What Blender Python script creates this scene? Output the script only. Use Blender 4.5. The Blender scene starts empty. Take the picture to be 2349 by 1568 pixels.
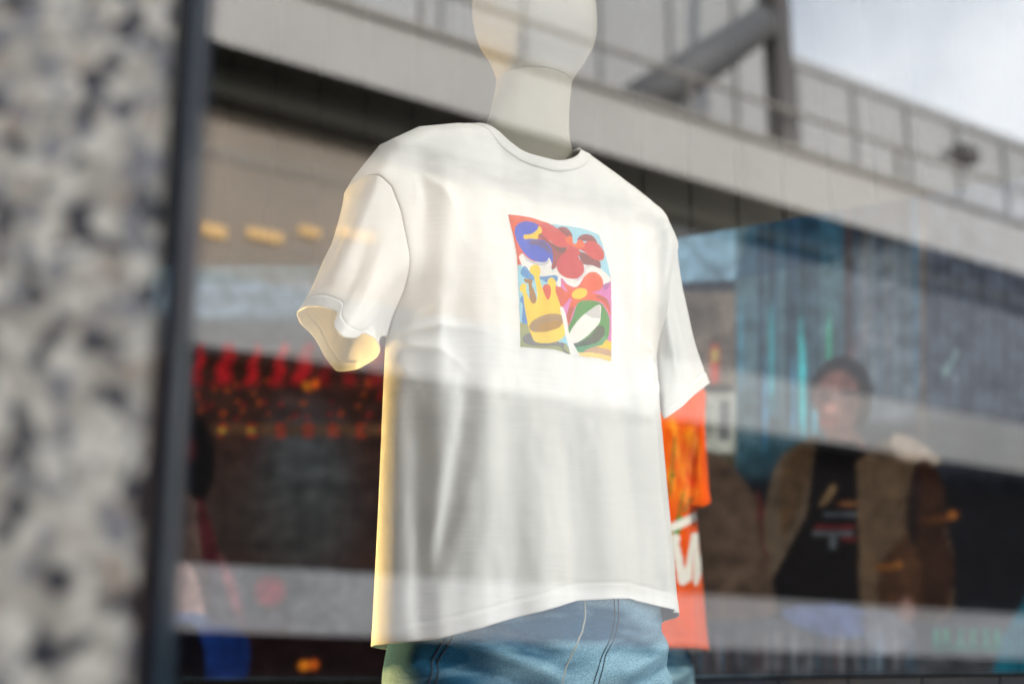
import bpy, bmesh, math, random
import numpy as np
from mathutils import Vector, Matrix, noise
R = math.radians
sc = bpy.context.scene
col = sc.collection
random.seed(4)

# ------------------------------------------------------------------ camera
H = 1.30                      # eye height above the pavement
GY = -.15                     # plane of the shop window
PITCH = 14.45
FPX = 3263.0                  # focal length in pixels of a 2349 px wide picture
cam_d = bpy.data.cameras.new('camera'); cam = bpy.data.objects.new('camera', cam_d); col.objects.link(cam)
cam_d.lens = 50.0; cam_d.sensor_width = 36.0
cam.location = (0, -1.0, H); cam.rotation_euler = (R(90 + PITCH), 0, 0)
cam_d.clip_start = 0.05; cam_d.clip_end = 3000
cam_d.dof.use_dof = True; cam_d.dof.focus_distance = 2.14; cam_d.dof.aperture_fstop = 2.05
sc.camera = cam

# ------------------------------------------------------------------ sky and sun
SUN_EL, SUN_AZ = 27.0, 34.0          # azimuth measured from +Y towards +X
w = bpy.data.worlds.new('World'); sc.world = w; w.use_nodes = True
nt = w.node_tree; nt.nodes.clear()
def N(nt, t, **kw):
    n = nt.nodes.new(t)
    for k, v in kw.items():
        if k.startswith('i_'):
            n.inputs[k[2:].replace('_', ' ')].default_value = v
        else: setattr(n, k, v)
    return n
wo = N(nt, 'ShaderNodeOutputWorld'); bg = N(nt, 'ShaderNodeBackground'); bg.inputs[1].default_value = 0.15
sky = N(nt, 'ShaderNodeTexSky', sky_type='NISHITA'); sky.sun_disc = False
sky.sun_elevation = R(SUN_EL); sky.sun_rotation = R(SUN_AZ)
tc = N(nt, 'ShaderNodeTexCoord')
cn = N(nt, 'ShaderNodeTexNoise'); cn.inputs['Scale'].default_value = 2.2; cn.inputs['Detail'].default_value = 5
cr = N(nt, 'ShaderNodeValToRGB'); cr.color_ramp.elements[0].position = .36; cr.color_ramp.elements[1].position = .60
mx = N(nt, 'ShaderNodeMix', data_type='RGBA'); mx.inputs[7].default_value = (10.5, 10.8, 11.4, 1)
nt.links.new(tc.outputs['Generated'], cn.inputs['Vector']); nt.links.new(cn.outputs['Fac'], cr.inputs[0])
nt.links.new(cr.outputs[0], mx.inputs[0]); nt.links.new(sky.outputs[0], mx.inputs[6])
nt.links.new(mx.outputs[2], bg.inputs[0]); nt.links.new(bg.outputs[0], wo.inputs[0])

sd = bpy.data.lights.new('sun', 'SUN'); sd.energy = 2.3; sd.angle = R(.5); sd.color = (1, .95, .87)
so = bpy.data.objects.new('sun', sd); col.objects.link(so)
sv = Vector((math.sin(R(SUN_AZ))*math.cos(R(SUN_EL)), math.cos(R(SUN_AZ))*math.cos(R(SUN_EL)), math.sin(R(SUN_EL))))
so.rotation_euler = sv.to_track_quat('Z', 'Y').to_euler(); so.location = (4, 12, 16)

sc.view_settings.view_transform = 'Standard'; sc.view_settings.look = 'None'
sc.view_settings.exposure = .6; sc.view_settings.gamma = 1; sc.view_settings.use_curve_mapping = False
sc.render.engine = 'CYCLES'
sc.cycles.caustics_reflective = False; sc.cycles.caustics_refractive = False
sc.cycles.max_bounces = 8; sc.cycles.transparent_max_bounces = 16

# ------------------------------------------------------------------ helpers
def link(o, parent=None):
    col.objects.link(o)
    if parent: o.parent = parent
    return o
def tag(o, label, cat, group=None):
    o['label'] = label; o['category'] = cat
    if group: o['group'] = group
    return o
def thing(name, label, cat, loc=(0, 0, 0), rz=0, group=None):
    o = bpy.data.objects.new(name, None); col.objects.link(o)
    o.location = loc; o.rotation_euler = (0, 0, rz); o.empty_display_size = .1
    return tag(o, label, cat, group)
def mesh_obj(name, verts, faces, mat, parent=None, smooth=True, cols=None, uvs=None):
    me = bpy.data.meshes.new(name); me.from_pydata([tuple(map(float, v)) for v in verts], [], faces)
    me.validate()
    if mat: me.materials.append(mat)
    if smooth: me.polygons.foreach_set('use_smooth', [True]*len(me.polygons))
    if cols is not None:
        ca = me.color_attributes.new('paint', 'FLOAT_COLOR', 'POINT')
        c = np.ones((len(verts), 4)); c[:, :3] = cols
        ca.data.foreach_set('color', c.ravel())
    if uvs is not None:
        uv = me.uv_layers.new(name='surf')
        li = np.empty(len(me.loops), dtype=np.int32); me.loops.foreach_get('vertex_index', li)
        uv.data.foreach_set('uv', np.asarray(uvs)[li].ravel())
    me.update()
    return link(bpy.data.objects.new(name, me), parent)
def bm_obj(name, bm, mat, parent=None, smooth=False):
    bmesh.ops.recalc_face_normals(bm, faces=bm.faces)
    me = bpy.data.meshes.new(name); bm.to_mesh(me); bm.free()
    me.materials.append(mat)
    if smooth: me.polygons.foreach_set('use_smooth', [True]*len(me.polygons))
    return link(bpy.data.objects.new(name, me), parent)
def add_hex(bm, pts):          # pts: 4 bottom, 4 top
    v = [bm.verts.new(p) for p in pts]
    for f in ((3,2,1,0),(4,5,6,7),(0,1,5,4),(1,2,6,5),(2,3,7,6),(3,0,4,7)): bm.faces.new([v[i] for i in f])
def box(bm, x0, x1, y0, y1, z0, z1):
    add_hex(bm, [(x0,y0,z0),(x1,y0,z0),(x1,y1,z0),(x0,y1,z0),(x0,y0,z1),(x1,y0,z1),(x1,y1,z1),(x0,y1,z1)])
def bevel(bm, w=.003, seg=2):
    bmesh.ops.bevel(bm, geom=list(bm.edges), offset=w, segments=seg, affect='EDGES', profile=.6)
def tube(bm, pts, r, n=10):
    pts = [Vector(p) for p in pts]; rings = []
    rr = r if hasattr(r, '__len__') else [r]*len(pts)
    for i, p in enumerate(pts):
        d = (pts[min(i+1, len(pts)-1)] - pts[max(i-1, 0)]).normalized()
        a = d.orthogonal().normalized(); b = d.cross(a)
        if rings:
            a = (pa - d*pa.dot(d)).normalized(); b = d.cross(a)
        pa = a
        rings.append([bm.verts.new(p + (a*math.cos(t) + b*math.sin(t))*rr[i]) for t in [2*math.pi*k/n for k in range(n)]])
    for i in range(len(rings)-1):
        for k in range(n):
            bm.faces.new((rings[i][k], rings[i][(k+1) % n], rings[i+1][(k+1) % n], rings[i+1][k]))
    bm.faces.new(rings[0][::-1]); bm.faces.new(rings[-1])
def text_mesh(s, size, depth=.004):
    cu = bpy.data.curves.new('t', 'FONT'); cu.body = s; cu.size = size; cu.extrude = depth; cu.offset = size*.03; cu.align_x = 'CENTER'
    o = bpy.data.objects.new('t', cu); col.objects.link(o)
    bpy.context.view_layer.update()
    me = bpy.data.meshes.new_from_object(o.evaluated_get(bpy.context.evaluated_depsgraph_get()))
    bpy.data.objects.remove(o); bpy.data.curves.remove(cu)
    return me
def at(px, py, Y):
    """point of the shop at world depth Y measured off the photograph"""
    u = (px - 1174.5)/FPX; v = (784 - py)/FPX
    c, s = math.cos(R(PITCH)), math.sin(R(PITCH))
    dy = c - v*s; dz = s + v*c
    k = (Y + 1.0)/dy
    return Vector((u*k, Y, H + dz*k))
def to_px(P):
    P = np.asarray(P, float); c, s = math.cos(R(PITCH)), math.sin(R(PITCH))
    y = P[:, 1] + 1.0; z = P[:, 2] - H
    d = y*c + z*s; u = -y*s + z*c
    return 1174.5 + FPX*P[:, 0]/d, 784 - FPX*u/d
def srgb(r, g, b):
    return np.array([((c/255)/12.92 if c/255 <= .04045 else ((c/255+.055)/1.055)**2.4) for c in (r, g, b)])
def interp(x, xs, ys): return np.interp(x, xs, ys)
def sstep(a, b, x):
    t = np.clip((x-a)/(b-a), 0, 1); return t*t*(3-2*t)

# ------------------------------------------------------------------ materials
def mat(name, color=(.5,.5,.5), rough=.6, metal=0., spec=.5, bump=None, var=None, sheen=0):
    m = bpy.data.materials.new(name); m.use_nodes = True; t = m.node_tree; p = t.nodes['Principled BSDF']
    p.inputs['Base Color'].default_value = (*color[:3], 1); p.inputs['Roughness'].default_value = rough
    p.inputs['Metallic'].default_value = metal; p.inputs['Specular IOR Level'].default_value = spec
    if sheen: p.inputs['Sheen Weight'].default_value = sheen
    tcn = N(t, 'ShaderNodeTexCoord')
    if var:                                   # (scale, amount): slow tone variation
        n = N(t, 'ShaderNodeTexNoise'); n.inputs['Scale'].default_value = var[0]; n.inputs['Detail'].default_value = 6
        t.links.new(tcn.outputs['Object'], n.inputs['Vector'])
        r = N(t, 'ShaderNodeMapRange'); r.inputs[1].default_value = .3; r.inputs[2].default_value = .7
        r.inputs[3].default_value = 1-var[1]; r.inputs[4].default_value = 1+var[1]
        t.links.new(n.outputs['Fac'], r.inputs[0])
        v = N(t, 'ShaderNodeVectorMath', operation='SCALE'); v.inputs[0].default_value = color[:3]
        t.links.new(r.outputs[0], v.inputs['Scale']); t.links.new(v.outputs[0], p.inputs['Base Color'])
    if bump:                                  # (scale, strength, distance)
        n = N(t, 'ShaderNodeTexNoise'); n.inputs['Scale'].default_value = bump[0]; n.inputs['Detail'].default_value = 4
        t.links.new(tcn.outputs['Object'], n.inputs['Vector'])
        b = N(t, 'ShaderNodeBump'); b.inputs['Strength'].default_value = bump[1]; b.inputs['Distance'].default_value = bump[2]
        t.links.new(n.outputs['Fac'], b.inputs['Height']); t.links.new(b.outputs[0], p.inputs['Normal'])
    return m
def emit(name, color, strength):
    m = bpy.data.materials.new(name); m.use_nodes = True; p = m.node_tree.nodes['Principled BSDF']
    p.inputs['Base Color'].default_value = (color[0]*.25, color[1]*.25, color[2]*.25, 1)
    p.inputs['Emission Color'].default_value = (*color, 1); p.inputs['Emission Strength'].default_value = strength
    return m

def jersey(name, base=None, attr=False):
    """cotton jersey: fine knit bump, slub streaks, a little light through the cloth"""
    m = bpy.data.materials.new(name); m.use_nodes = True; t = m.node_tree; p = t.nodes['Principled BSDF']
    out = t.nodes['Material Output']
    p.inputs['Roughness'].default_value = .92; p.inputs['Specular IOR Level'].default_value = .12
    p.inputs['Sheen Weight'].default_value = .15; p.inputs['Sheen Roughness'].default_value = .5
    tcn = N(t, 'ShaderNodeTexCoord')
    mp = N(t, 'ShaderNodeMapping'); mp.inputs['Scale'].default_value = (14, 14, 260)
    t.links.new(tcn.outputs['Object'], mp.inputs['Vector'])
    slub = N(t, 'ShaderNodeTexNoise'); slub.inputs['Scale'].default_value = 1.0; slub.inputs['Detail'].default_value = 3
    t.links.new(mp.outputs[0], slub.inputs['Vector'])
    fine = N(t, 'ShaderNodeTexNoise'); fine.inputs['Scale'].default_value = 900; fine.inputs['Detail'].default_value = 2
    t.links.new(tcn.outputs['Object'], fine.inputs['Vector'])
    big = N(t, 'ShaderNodeTexNoise'); big.inputs['Scale'].default_value = 9; big.inputs['Detail'].default_value = 2
    t.links.new(tcn.outputs['Object'], big.inputs['Vector'])
    ad = N(t, 'ShaderNodeMath', operation='ADD'); t.links.new(slub.outputs['Fac'], ad.inputs[0]); t.links.new(fine.outputs['Fac'], ad.inputs[1])
    b = N(t, 'ShaderNodeBump'); b.inputs['Strength'].default_value = .5; b.inputs['Distance'].default_value = .0010
    t.links.new(ad.outputs[0], b.inputs['Height'])
    b2 = N(t, 'ShaderNodeBump'); b2.inputs['Strength'].default_value = .5; b2.inputs['Distance'].default_value = .012
    t.links.new(big.outputs['Fac'], b2.inputs['Height']); t.links.new(b.outputs[0], b2.inputs['Normal'])
    t.links.new(b2.outputs[0], p.inputs['Normal'])
    rg = N(t, 'ShaderNodeMapRange'); rg.inputs[1].default_value = .3; rg.inputs[2].default_value = .7; rg.inputs[3].default_value = .955; rg.inputs[4].default_value = 1.0
    t.links.new(slub.outputs['Fac'], rg.inputs[0])
    v = N(t, 'ShaderNodeVectorMath', operation='SCALE')
    if attr:
        a = N(t, 'ShaderNodeVertexColor', layer_name='paint'); t.links.new(a.outputs[0], v.inputs[0])
    else: v.inputs[0].default_value = base
    t.links.new(rg.outputs[0], v.inputs['Scale']); t.links.new(v.outputs[0], p.inputs['Base Color'])
    tr = N(t, 'ShaderNodeBsdfTranslucent'); t.links.new(v.outputs[0], tr.inputs[0])
    ms = N(t, 'ShaderNodeMixShader'); ms.inputs[0].default_value = .13
    t.links.new(p.outputs[0], ms.inputs[1]); t.links.new(tr.outputs[0], ms.inputs[2]); t.links.new(ms.outputs[0], out.inputs[0])
    return m

def granite():
    m = bpy.data.materials.new('granite'); m.use_nodes = True; t = m.node_tree; p = t.nodes['Principled BSDF']
    p.inputs['Roughness'].default_value = .5
    tcn = N(t, 'ShaderNodeTexCoord')
    dist = N(t, 'ShaderNodeTexNoise'); dist.inputs['Scale'].default_value = 60; dist.inputs['Detail'].default_value = 3
    t.links.new(tcn.outputs['Object'], dist.inputs['Vector'])
    vm = N(t, 'ShaderNodeVectorMath', operation='MULTIPLY_ADD'); vm.inputs[1].default_value = (.012,)*3
    t.links.new(dist.outputs['Color'], vm.inputs[0]); t.links.new(tcn.outputs['Object'], vm.inputs[2])
    def spots(scale, lo, hi, seed):
        n = N(t, 'ShaderNodeTexNoise'); n.inputs['Scale'].default_value = scale; n.inputs['Detail'].default_value = 1.2
        mpn = N(t, 'ShaderNodeMapping'); mpn.inputs['Location'].default_value = (seed, seed*2, seed*3)
        t.links.new(vm.outputs[0], mpn.inputs['Vector']); t.links.new(mpn.outputs[0], n.inputs['Vector'])
        r = N(t, 'ShaderNodeMapRange'); r.inputs[1].default_value = lo; r.inputs[2].default_value = hi
        t.links.new(n.outputs['Fac'], r.inputs[0]); return r.outputs[0]
    def mixc(fac, a, b):
        x = N(t, 'ShaderNodeMix', data_type='RGBA')
        t.links.new(fac, x.inputs[0])
        if isinstance(a, tuple): x.inputs[6].default_value = a
        else: t.links.new(a, x.inputs[6])
        if isinstance(b, tuple): x.inputs[7].default_value = b
        else: t.links.new(b, x.inputs[7])
        return x.outputs[2]
    c = mixc(spots(55, .42, .60, 1), (.48, .45, .385, 1), (.80, .76, .66, 1))
    c = mixc(spots(45, .57, .70, 4), c, (.42, .34, .27, 1))
    c = mixc(spots(60, .54, .66, 9), c, (.26, .26, .28, 1))
    c = mixc(spots(46, .545, .63, 14), c, (.04, .042, .055, 1))
    t.links.new(c, p.inputs['Base Color'])
    return m

M_granite = granite()
M_black = mat('anodised_black', (.012, .014, .018), .38, .0, .5)
M_skyalu = mat('sky_tinted_aluminium', (.035, .055, .095), .3, .5, .5, var=(3, .25))  # blue of the mirrored sky put into the base colour
M_rubber = mat('glazing_gasket', (.01, .01, .012), .7)
M_shirt = jersey('white_jersey', (.80, .795, .785))
M_print = jersey('printed_jersey', attr=True)
M_orange = jersey('orange_printed_jersey', attr=True)
M_mann = mat('mannequin_paint', (.22, .21, .175), .7, 0, .25, bump=(400, .05, .0005))
M_mann2 = mat('mannequin_paint_dark', (.28, .27, .24), .45)
M_stand = mat('brushed_steel', (.5, .5, .5), .3, 1)
M_concrete = mat('pale_concrete', (.55, .53, .51), .85, bump=(3, .4, .02), var=(.7, .06))
M_deckshade = mat('deck_shade', (.04, .04, .033), .9, 0, .1)  # near-black colour carries the shade under the deck
M_panel = mat('grey_cladding', (.50, .50, .505), .6, var=(.5, .08))
M_rib = mat('grey_rib', (.45, .45, .455), .7)
M_rail = mat('rail_metal', (.36, .33, .30), .5, .3)
M_brace = mat('brace_metal', (.15, .15, .16), .6, .2)
M_post = mat('post_metal', (.13, .12, .12), .6, .2)
M_brownwall = mat('brown_wall', (.36, .30, .25), .85, var=(.6, .15))
M_glassdark = mat('dark_glass_facade', (.06, .065, .075), .25, 0, .5, var=(.5, .3))
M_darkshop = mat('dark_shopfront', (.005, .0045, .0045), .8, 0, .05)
M_whiteband = mat('white_fascia', (.28, .276, .272), .7, var=(.6, .1))
M_awning = mat('pale_awning', (.19, .19, .20), .8, var=(.8, .12))
M_asphalt = mat('asphalt', (.05, .05, .052), .9, bump=(60, .4, .01), var=(3, .2))
M_paving = mat('paving', (.22, .21, .2), .85, bump=(30, .3, .005), var=(4, .15))
M_ceil = mat('shop_ceiling', (.10, .10, .10), .9)
M_floor = mat('shop_floor', (.16, .16, .16), .5, var=(3, .1))
M_wallp = mat('dark_metal_wall_panel', (.014, .0135, .012), .5, 0, .3, var=(2.5, .2))
M_tile = mat('blue_grey_tile', (.045, .055, .08), .35, var=(5, .2))
M_joint = mat('panel_joint', (.008, .008, .008), .8)
M_warm = emit('warm_glow', (1, .62, .25), .9)
M_lampw = emit('neutral_lamp', (1, .93, .82), 6)

# ------------------------------------------------------------------ glass pane
def glass_mat():
    m = bpy.data.materials.new('coated_glass'); m.use_nodes = True; t = m.node_tree; t.nodes.clear()
    out = N(t, 'ShaderNodeOutputMaterial'); tr = N(t, 'ShaderNodeBsdfTransparent'); gl = N(t, 'ShaderNodeBsdfGlossy')
    gl.inputs['Roughness'].default_value = 0; gl.inputs[0].default_value = (1, 1, 1, 1); tr.inputs[0].default_value = (.97, .985, .98, 1)
    lw = N(t, 'ShaderNodeFresnel'); lw.inputs[0].default_value = 1.5
    ad = N(t, 'ShaderNodeMath', operation='ADD', use_clamp=True); ad.inputs[1].default_value = .18
    t.links.new(lw.outputs[0], ad.inputs[0])
    ms = N(t, 'ShaderNodeMixShader'); t.links.new(ad.outputs[0], ms.inputs[0])
    t.links.new(tr.outputs[0], ms.inputs[1]); t.links.new(gl.outputs[0], ms.inputs[2]); t.links.new(ms.outputs[0], out.inputs[0])
    return m
M_glass = glass_mat()
bm = bmesh.new(); box(bm, -.30, 3.4, GY, GY+.010, .55, 3.45)
pane = bm_obj('window_pane', bm, M_glass)
tag(pane, 'large clear shop window pane mirroring the elevated road and buildings', 'window')

# ------------------------------------------------------------------ shop shell (structure of the setting)
def slab(name, label, cat, mt, *dims, structure=False):
    bm = bmesh.new(); box(bm, *dims); o = bm_obj(name, bm, mt)
    if structure: o['kind'] = 'structure'
    else: tag(o, label, cat)
    return o
slab('shop_floor', '', '', M_floor, -3.0, 3.6, GY+.055, 4.2, .45, .60, structure=True)
slab('shop_ceiling', '', '', M_ceil, -3.0, 3.6, GY+.065, 4.2, 3.62, 3.80, structure=True)
slab('shop_side_wall', 'dark side wall of the shop behind the granite pillar', 'wall', M_ceil, -3.1, -3.0, GY, 4.2, .45, 3.8)
slab('shop_side_wall', 'dark side wall at the right end of the shop', 'wall', M_ceil, 3.6, 3.7, GY, 4.2, .45, 3.8)
slab('sill_wall', 'low dark wall under the shop window', 'wall', M_black, -.30, 3.6, GY-.03, GY+.05, 0, .55)
slab('upper_wall', 'dark wall above the shop window', 'wall', M_black, -.34, 3.6, GY-.05, GY+.06, 3.45, 3.85)

# back wall of tall narrow metal panels, with open joints
bw = thing('back_wall', 'dark metal panel wall with thin vertical joints above the video screen', 'wall', (0, 2.76, .6))
bm = bmesh.new(); box(bm, -3.0, 3.6, .02, .06, 0, 3.05); bm_obj('backing', bm, M_joint, bw)
pw = .1305; x = at(529, 150, 2.75).x
x0 = x - pw*14
bm = bmesh.new(); bm2 = bmesh.new()
for i in range(46):
    a = x0 + i*pw
    if a < -2.9 or a + pw > 3.5: continue
    add_hex(bm, [(a+.003, -.012, .62), (a+pw-.003, -.012, .62), (a+pw-.003, .018, .62), (a+.003, .018, .62),
                 (a+.003, -.012, 3.0), (a+pw-.003, -.012, 3.0), (a+pw-.003, .018, 3.0), (a+.003, .018, 3.0)])
for i in range(32):
    a = x0 + i*pw*1.2
    if a < -2.9 or a + pw > 3.4: continue
    box(bm2, a+.003, a+pw*1.2-.003, -.012, .018, 0, .615)
bm_obj('upper_panels', bm, M_wallp, bw); bm_obj('base_tiles', bm2, M_tile, bw)

# ------------------------------------------------------------------ granite pillar and mullion
bm = bmesh.new()
fx = at(350, 784, GY-.05).x
add_hex(bm, [(-1.6, GY-.05, 0), (fx, GY-.05, 0), (fx-.02, GY+.02, 0), (-1.6, GY+.02, 0), (-1.6, GY-.05, 4.2), (fx, GY-.05, 4.2), (fx-.02, GY+.02, 4.2), (-1.6, GY+.02, 4.2)])
bmesh.ops.bevel(bm, geom=[e for e in bm.edges if abs((e.verts[0].co-e.verts[1].co).z) > 1], offset=.006, segments=3, affect='EDGES')
gp = bm_obj('granite_pillar', bm, M_granite, smooth=False)
tag(gp, 'speckled grey granite pillar standing left of the shop window', 'pillar')
mu = thing('window_mullion', 'dark upright window frame with inner strip tinted like mirrored sky beside the granite pillar', 'window frame', (0, 0, 0))
mx1 = at(415, 784, GY).x; mx0 = at(391, 784, GY-.02).x
bm = bmesh.new(); box(bm, fx+.0005, mx0, GY-.030, GY+.03, .3, 4.0); bevel(bm, .003); bm_obj('frame_post', bm, M_black, mu)
bm = bmesh.new(); box(bm, mx0+.0005, mx1, GY-.012, GY+.028, .3, 4.0); bevel(bm, .003); bm_obj('glazing_bead', bm, M_skyalu, mu)

# ------------------------------------------------------------------ raster painting of flat graphics (cloth print, video picture)
def spline(pts, n=6, closed=True):
    P = np.array(pts, float); m = len(P); out = []
    for i in range(m):
        p0, p1, p2, p3 = P[(i-1) % m], P[i], P[(i+1) % m], P[(i+2) % m]
        for k in range(n):
            t = k/n
            out.append(.5*((2*p1)+(-p0+p2)*t+(2*p0-5*p1+4*p2-p3)*t*t+(-p0+3*p1-3*p2+p3)*t**3))
    return np.array(out)
def inside(x, y, P):
    c = np.zeros(x.shape, bool); n = len(P)
    bx = (x >= P[:, 0].min()) & (x <= P[:, 0].max()) & (y >= P[:, 1].min()) & (y <= P[:, 1].max())
    xi, yi = x[bx], y[bx]; cc = np.zeros(xi.shape, bool)
    for i in range(n):
        x1, y1 = P[i]; x2, y2 = P[(i+1) % n]
        if y1 == y2: continue
        cc ^= ((y1 > yi) != (y2 > yi)) & (xi < (x2-x1)*(yi-y1)/(y2-y1)+x1)
    c[bx] = cc; return c
class Raster:
    def __init__(s, x, y, base): s.x, s.y = x, y; s.c = np.zeros((len(x), 3)); s.c[:] = srgb(*base)
    def poly(s, pts, c, sm=True, a=1.):
        P = spline(pts) if sm else np.array(pts, float); k = inside(s.x, s.y, P)
        s.c[k] = s.c[k]*(1-a)+srgb(*c)*a
    def ell(s, cx, cy, rx, ry, c, rot=0, soft=0, a=1.):
        r = R(rot); dx, dy = s.x-cx, s.y-cy
        u = (dx*math.cos(r)+dy*math.sin(r))/rx; v = (-dx*math.sin(r)+dy*math.cos(r))/ry; d = np.sqrt(u*u+v*v)
        k = (d < 1).astype(float) if not soft else 1-sstep(1-soft, 1+soft, d)
        k = (k*a)[:, None]; s.c = s.c*(1-k)+srgb(*c)*k
    def band(s, x0, x1, y0, y1, c, sx=6, sy=6, a=1., slope=0):
        yy = s.y - slope*(s.x-x0)
        xx = s.x
        k = sstep(x0-sx, x0+sx, xx)*(1-sstep(x1-sx, x1+sx, xx))*sstep(y0-sy, y0+sy, yy)*(1-sstep(y1-sy, y1+sy, yy))*a
        s.c = s.c*(1-k[:, None])+srgb(*c)*k[:, None]

# the abstract print: coordinates of an enlarged crop (1333 x 1568)
def paint_print(x, y):
    r = Raster(x, y, (238, 236, 230)); W = (240, 239, 236)
    out = [(155,88),(300,105),(400,125),(480,152),(560,178),(700,195),(850,217),(950,248),(1030,283),(1060,360),(1085,440),(1105,520),(1125,600),(1145,700),(1150,900),(1151,1200),(1148,1500),(1040,1470),(940,1455),(850,1462),(770,1445),(680,1405),(590,1380),(420,1370),(275,1360),(270,1100),(258,850),(248,600),(240,480),(222,370),(200,270),(175,170)]
    mask = inside(x, y, np.array(out, float))
    P = lambda *a, **k: r.poly(*a, **k)
    P([(120,60),(565,60),(565,300),(500,600),(290,578),(200,578)], (228,92,72), sm=False)
    P([(556,60),(1200,60),(1200,800),(700,800),(556,500)], (158,213,232), sm=False)
    P([(200,574),(660,574),(700,1000),(760,1450),(200,1450)], (150,212,232), sm=False)
    P([(655,700),(1200,690),(1200,1600),(820,1600),(655,985)], (216,118,190), sm=False)
    P([(200,1105),(345,1128),(420,1320),(640,1308),(720,1330),(790,1470),(200,1470)], (160,168,112), sm=False)
    P([(290,870),(272,915),(300,960),(292,1118),(350,1125),(360,1000),(330,900)], (18,140,208))
    # eye whites
    P([(265,490),(300,468),(350,520),(450,548),(520,540),(552,505),(590,570),(570,610),(620,665),(540,685),(460,685),(370,655),(305,600),(275,540)], W)
    P([(300,470),(340,505),(400,540),(480,555),(540,530),(545,555),(490,580),(400,565),(330,530)], (208,208,212))
    P([(590,625),(622,583),(650,640),(760,700),(850,695),(880,580),(960,578),(1050,615),(1143,712),(1068,760),(1000,700),(900,680),(830,775),(790,785),(720,752),(668,697),(662,790),(625,762),(612,690)], W)
    P([(890,590),(960,578),(915,620),(890,680),(830,725),(780,720),(850,700)], (215,214,218))
    # flower, dark parts then petals
    P([(445,290),(480,275),(560,350),(650,400),(727,405),(722,450),(680,490),(640,560),(605,610),(575,608),(578,560),(585,490),(555,400),(490,335)], (160,62,82))
    P([(560,380),(650,402),(727,405),(715,448),(650,450)], (105,68,88))
    P([(620,240),(660,212),(710,215),(755,255),(775,305),(700,310),(650,285)], (150,68,90))
    P([(820,340),(850,295),(910,280),(970,300),(1012,365),(930,350),(880,345)], (148,62,82))
    P([(835,460),(860,448),(930,480),(1030,535),(1042,605),(960,577),(888,570),(850,520)], (132,64,84))
    P([(400,178),(480,176),(560,185),(640,235),(715,300),(735,350),(790,385),(735,402),(640,402),(560,345),(490,285),(475,215)], (216,72,88))
    P([(735,395),(800,395),(850,450),(835,500),(880,570),(885,640),(840,690),(770,708),(690,685),(635,630),(625,560),(650,500),(700,455)], (206,58,84))
    P([(790,400),(870,405),(900,360),(965,345),(1035,385),(1077,455),(1070,520),(1020,532),(950,500),(880,445)], (214,66,82))
    P([(705,320),(730,302),(770,303),(782,362),(810,370),(830,335),(870,345),(892,380),(870,408),(810,408),(750,378),(715,348)], (236,104,62))
    # blue double lobe
    P([(300,160),(370,160),(425,180),(453,207),(430,250),(375,278),(310,290),(315,325),(400,325),(480,332),(545,375),(578,430),(588,495),(582,560),(553,508),(520,543),(450,547),(365,510),(290,430),(238,330),(222,250),(240,195)], (2,92,212))
    P([(360,355),(400,338),(480,340),(540,385),(572,470),(515,430),(440,385),(385,385)], (88,82,150))
    P([(310,290),(380,278),(435,240),(455,205),(478,225),(480,262),(447,290),(440,327),(375,322),(316,326)], (246,212,52))
    # cyan patch, brown knob
    P([(278,640),(320,585),(380,650),(470,685),(620,674),(622,735),(530,741),(480,715),(400,720),(310,690)], (18,146,208))
    P([(310,705),(390,720),(385,765),(410,820),(430,890),(420,935),(392,940),(368,905),(362,830),(352,755),(322,740)], (165,120,62))
    # coral flower
    P([(500,770),(540,760),(600,770),(700,800),(760,850),(740,900),(700,950),(668,985),(640,910),(600,830),(545,905),(510,880),(488,820)], (226,84,62))
    P([(664,694),(700,750),(790,787),(850,755),(885,690),(940,645),(1010,650),(1062,710),(1066,780),(1020,820),(965,838),(1060,870),(1120,930),(1137,1060),(1100,990),(1040,925),(900,915),(820,945),(770,1050),(740,1150),(722,1090),(722,980),(770,910),(740,890),(690,880),(700,800)], (232,92,64))
    P([(990,872),(1060,870),(1120,925),(1136,1040),(1085,940),(1030,900)], (196,72,62))
    P([(722,1000),(790,975),(760,1060),(738,1140),(722,1080)], (190,76,66))
    P([(668,745),(700,780),(730,830),(700,815),(668,785)], (222,130,200)); P([(715,960),(752,920),(735,1000),(712,1060),(700,1010)], (222,130,200))
    P([(1070,765),(1140,740),(1110,800),(1075,805)], (176,92,170))
    r.ell(843, 848, 76, 50, (248,208,56), rot=-18)
    # green ring
    P([(830,935),(930,912),(1030,930),(1085,985),(1125,1070),(1130,1180),(1112,1280),(1060,1350),(960,1385),(850,1412),(800,1380),(770,1325),(740,1240),(730,1180),(775,1080)], (22,150,78))
    P([(790,1355),(900,1340),(1000,1310),(1090,1250),(1112,1280),(1060,1350),(960,1385),(850,1412),(810,1395)], (72,160,112))
    P([(1035,955),(1045,1050),(1030,1130),(930,1240),(830,1312),(760,1325),(742,1245),(800,1140),(895,1040)], W)
    P([(893,1042),(960,995),(1035,957),(1042,1085),(960,1080)], (204,203,205), sm=False)
    P([(775,1330),(870,1300),(960,1235),(1010,1165),(1060,1155),(1085,1195),(1070,1255),(1000,1320),(900,1345),(800,1358)], (42,86,80))
    # yellow stripes
    P([(1095,1290),(1160,1312),(1160,1395),(1080,1372),(1000,1352),(1060,1340)], (250,206,36), sm=False)
    P([(880,1392),(1000,1350),(1160,1398),(1160,1455),(1040,1420),(940,1408)], (206,166,132), sm=False)
    P([(826,1412),(940,1408),(1040,1422),(1160,1455),(1160,1520),(1040,1475),(940,1458),(850,1466)], (246,216,128), sm=False)
    # grey shadow, crown
    P([(298,1270),(340,1230),(388,1235),(402,1290),(520,1325),(640,1305),(702,1325),(692,1370),(775,1450),(705,1420),(650,1352),(500,1350),(370,1340),(312,1312)], (122,118,122))
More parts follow.
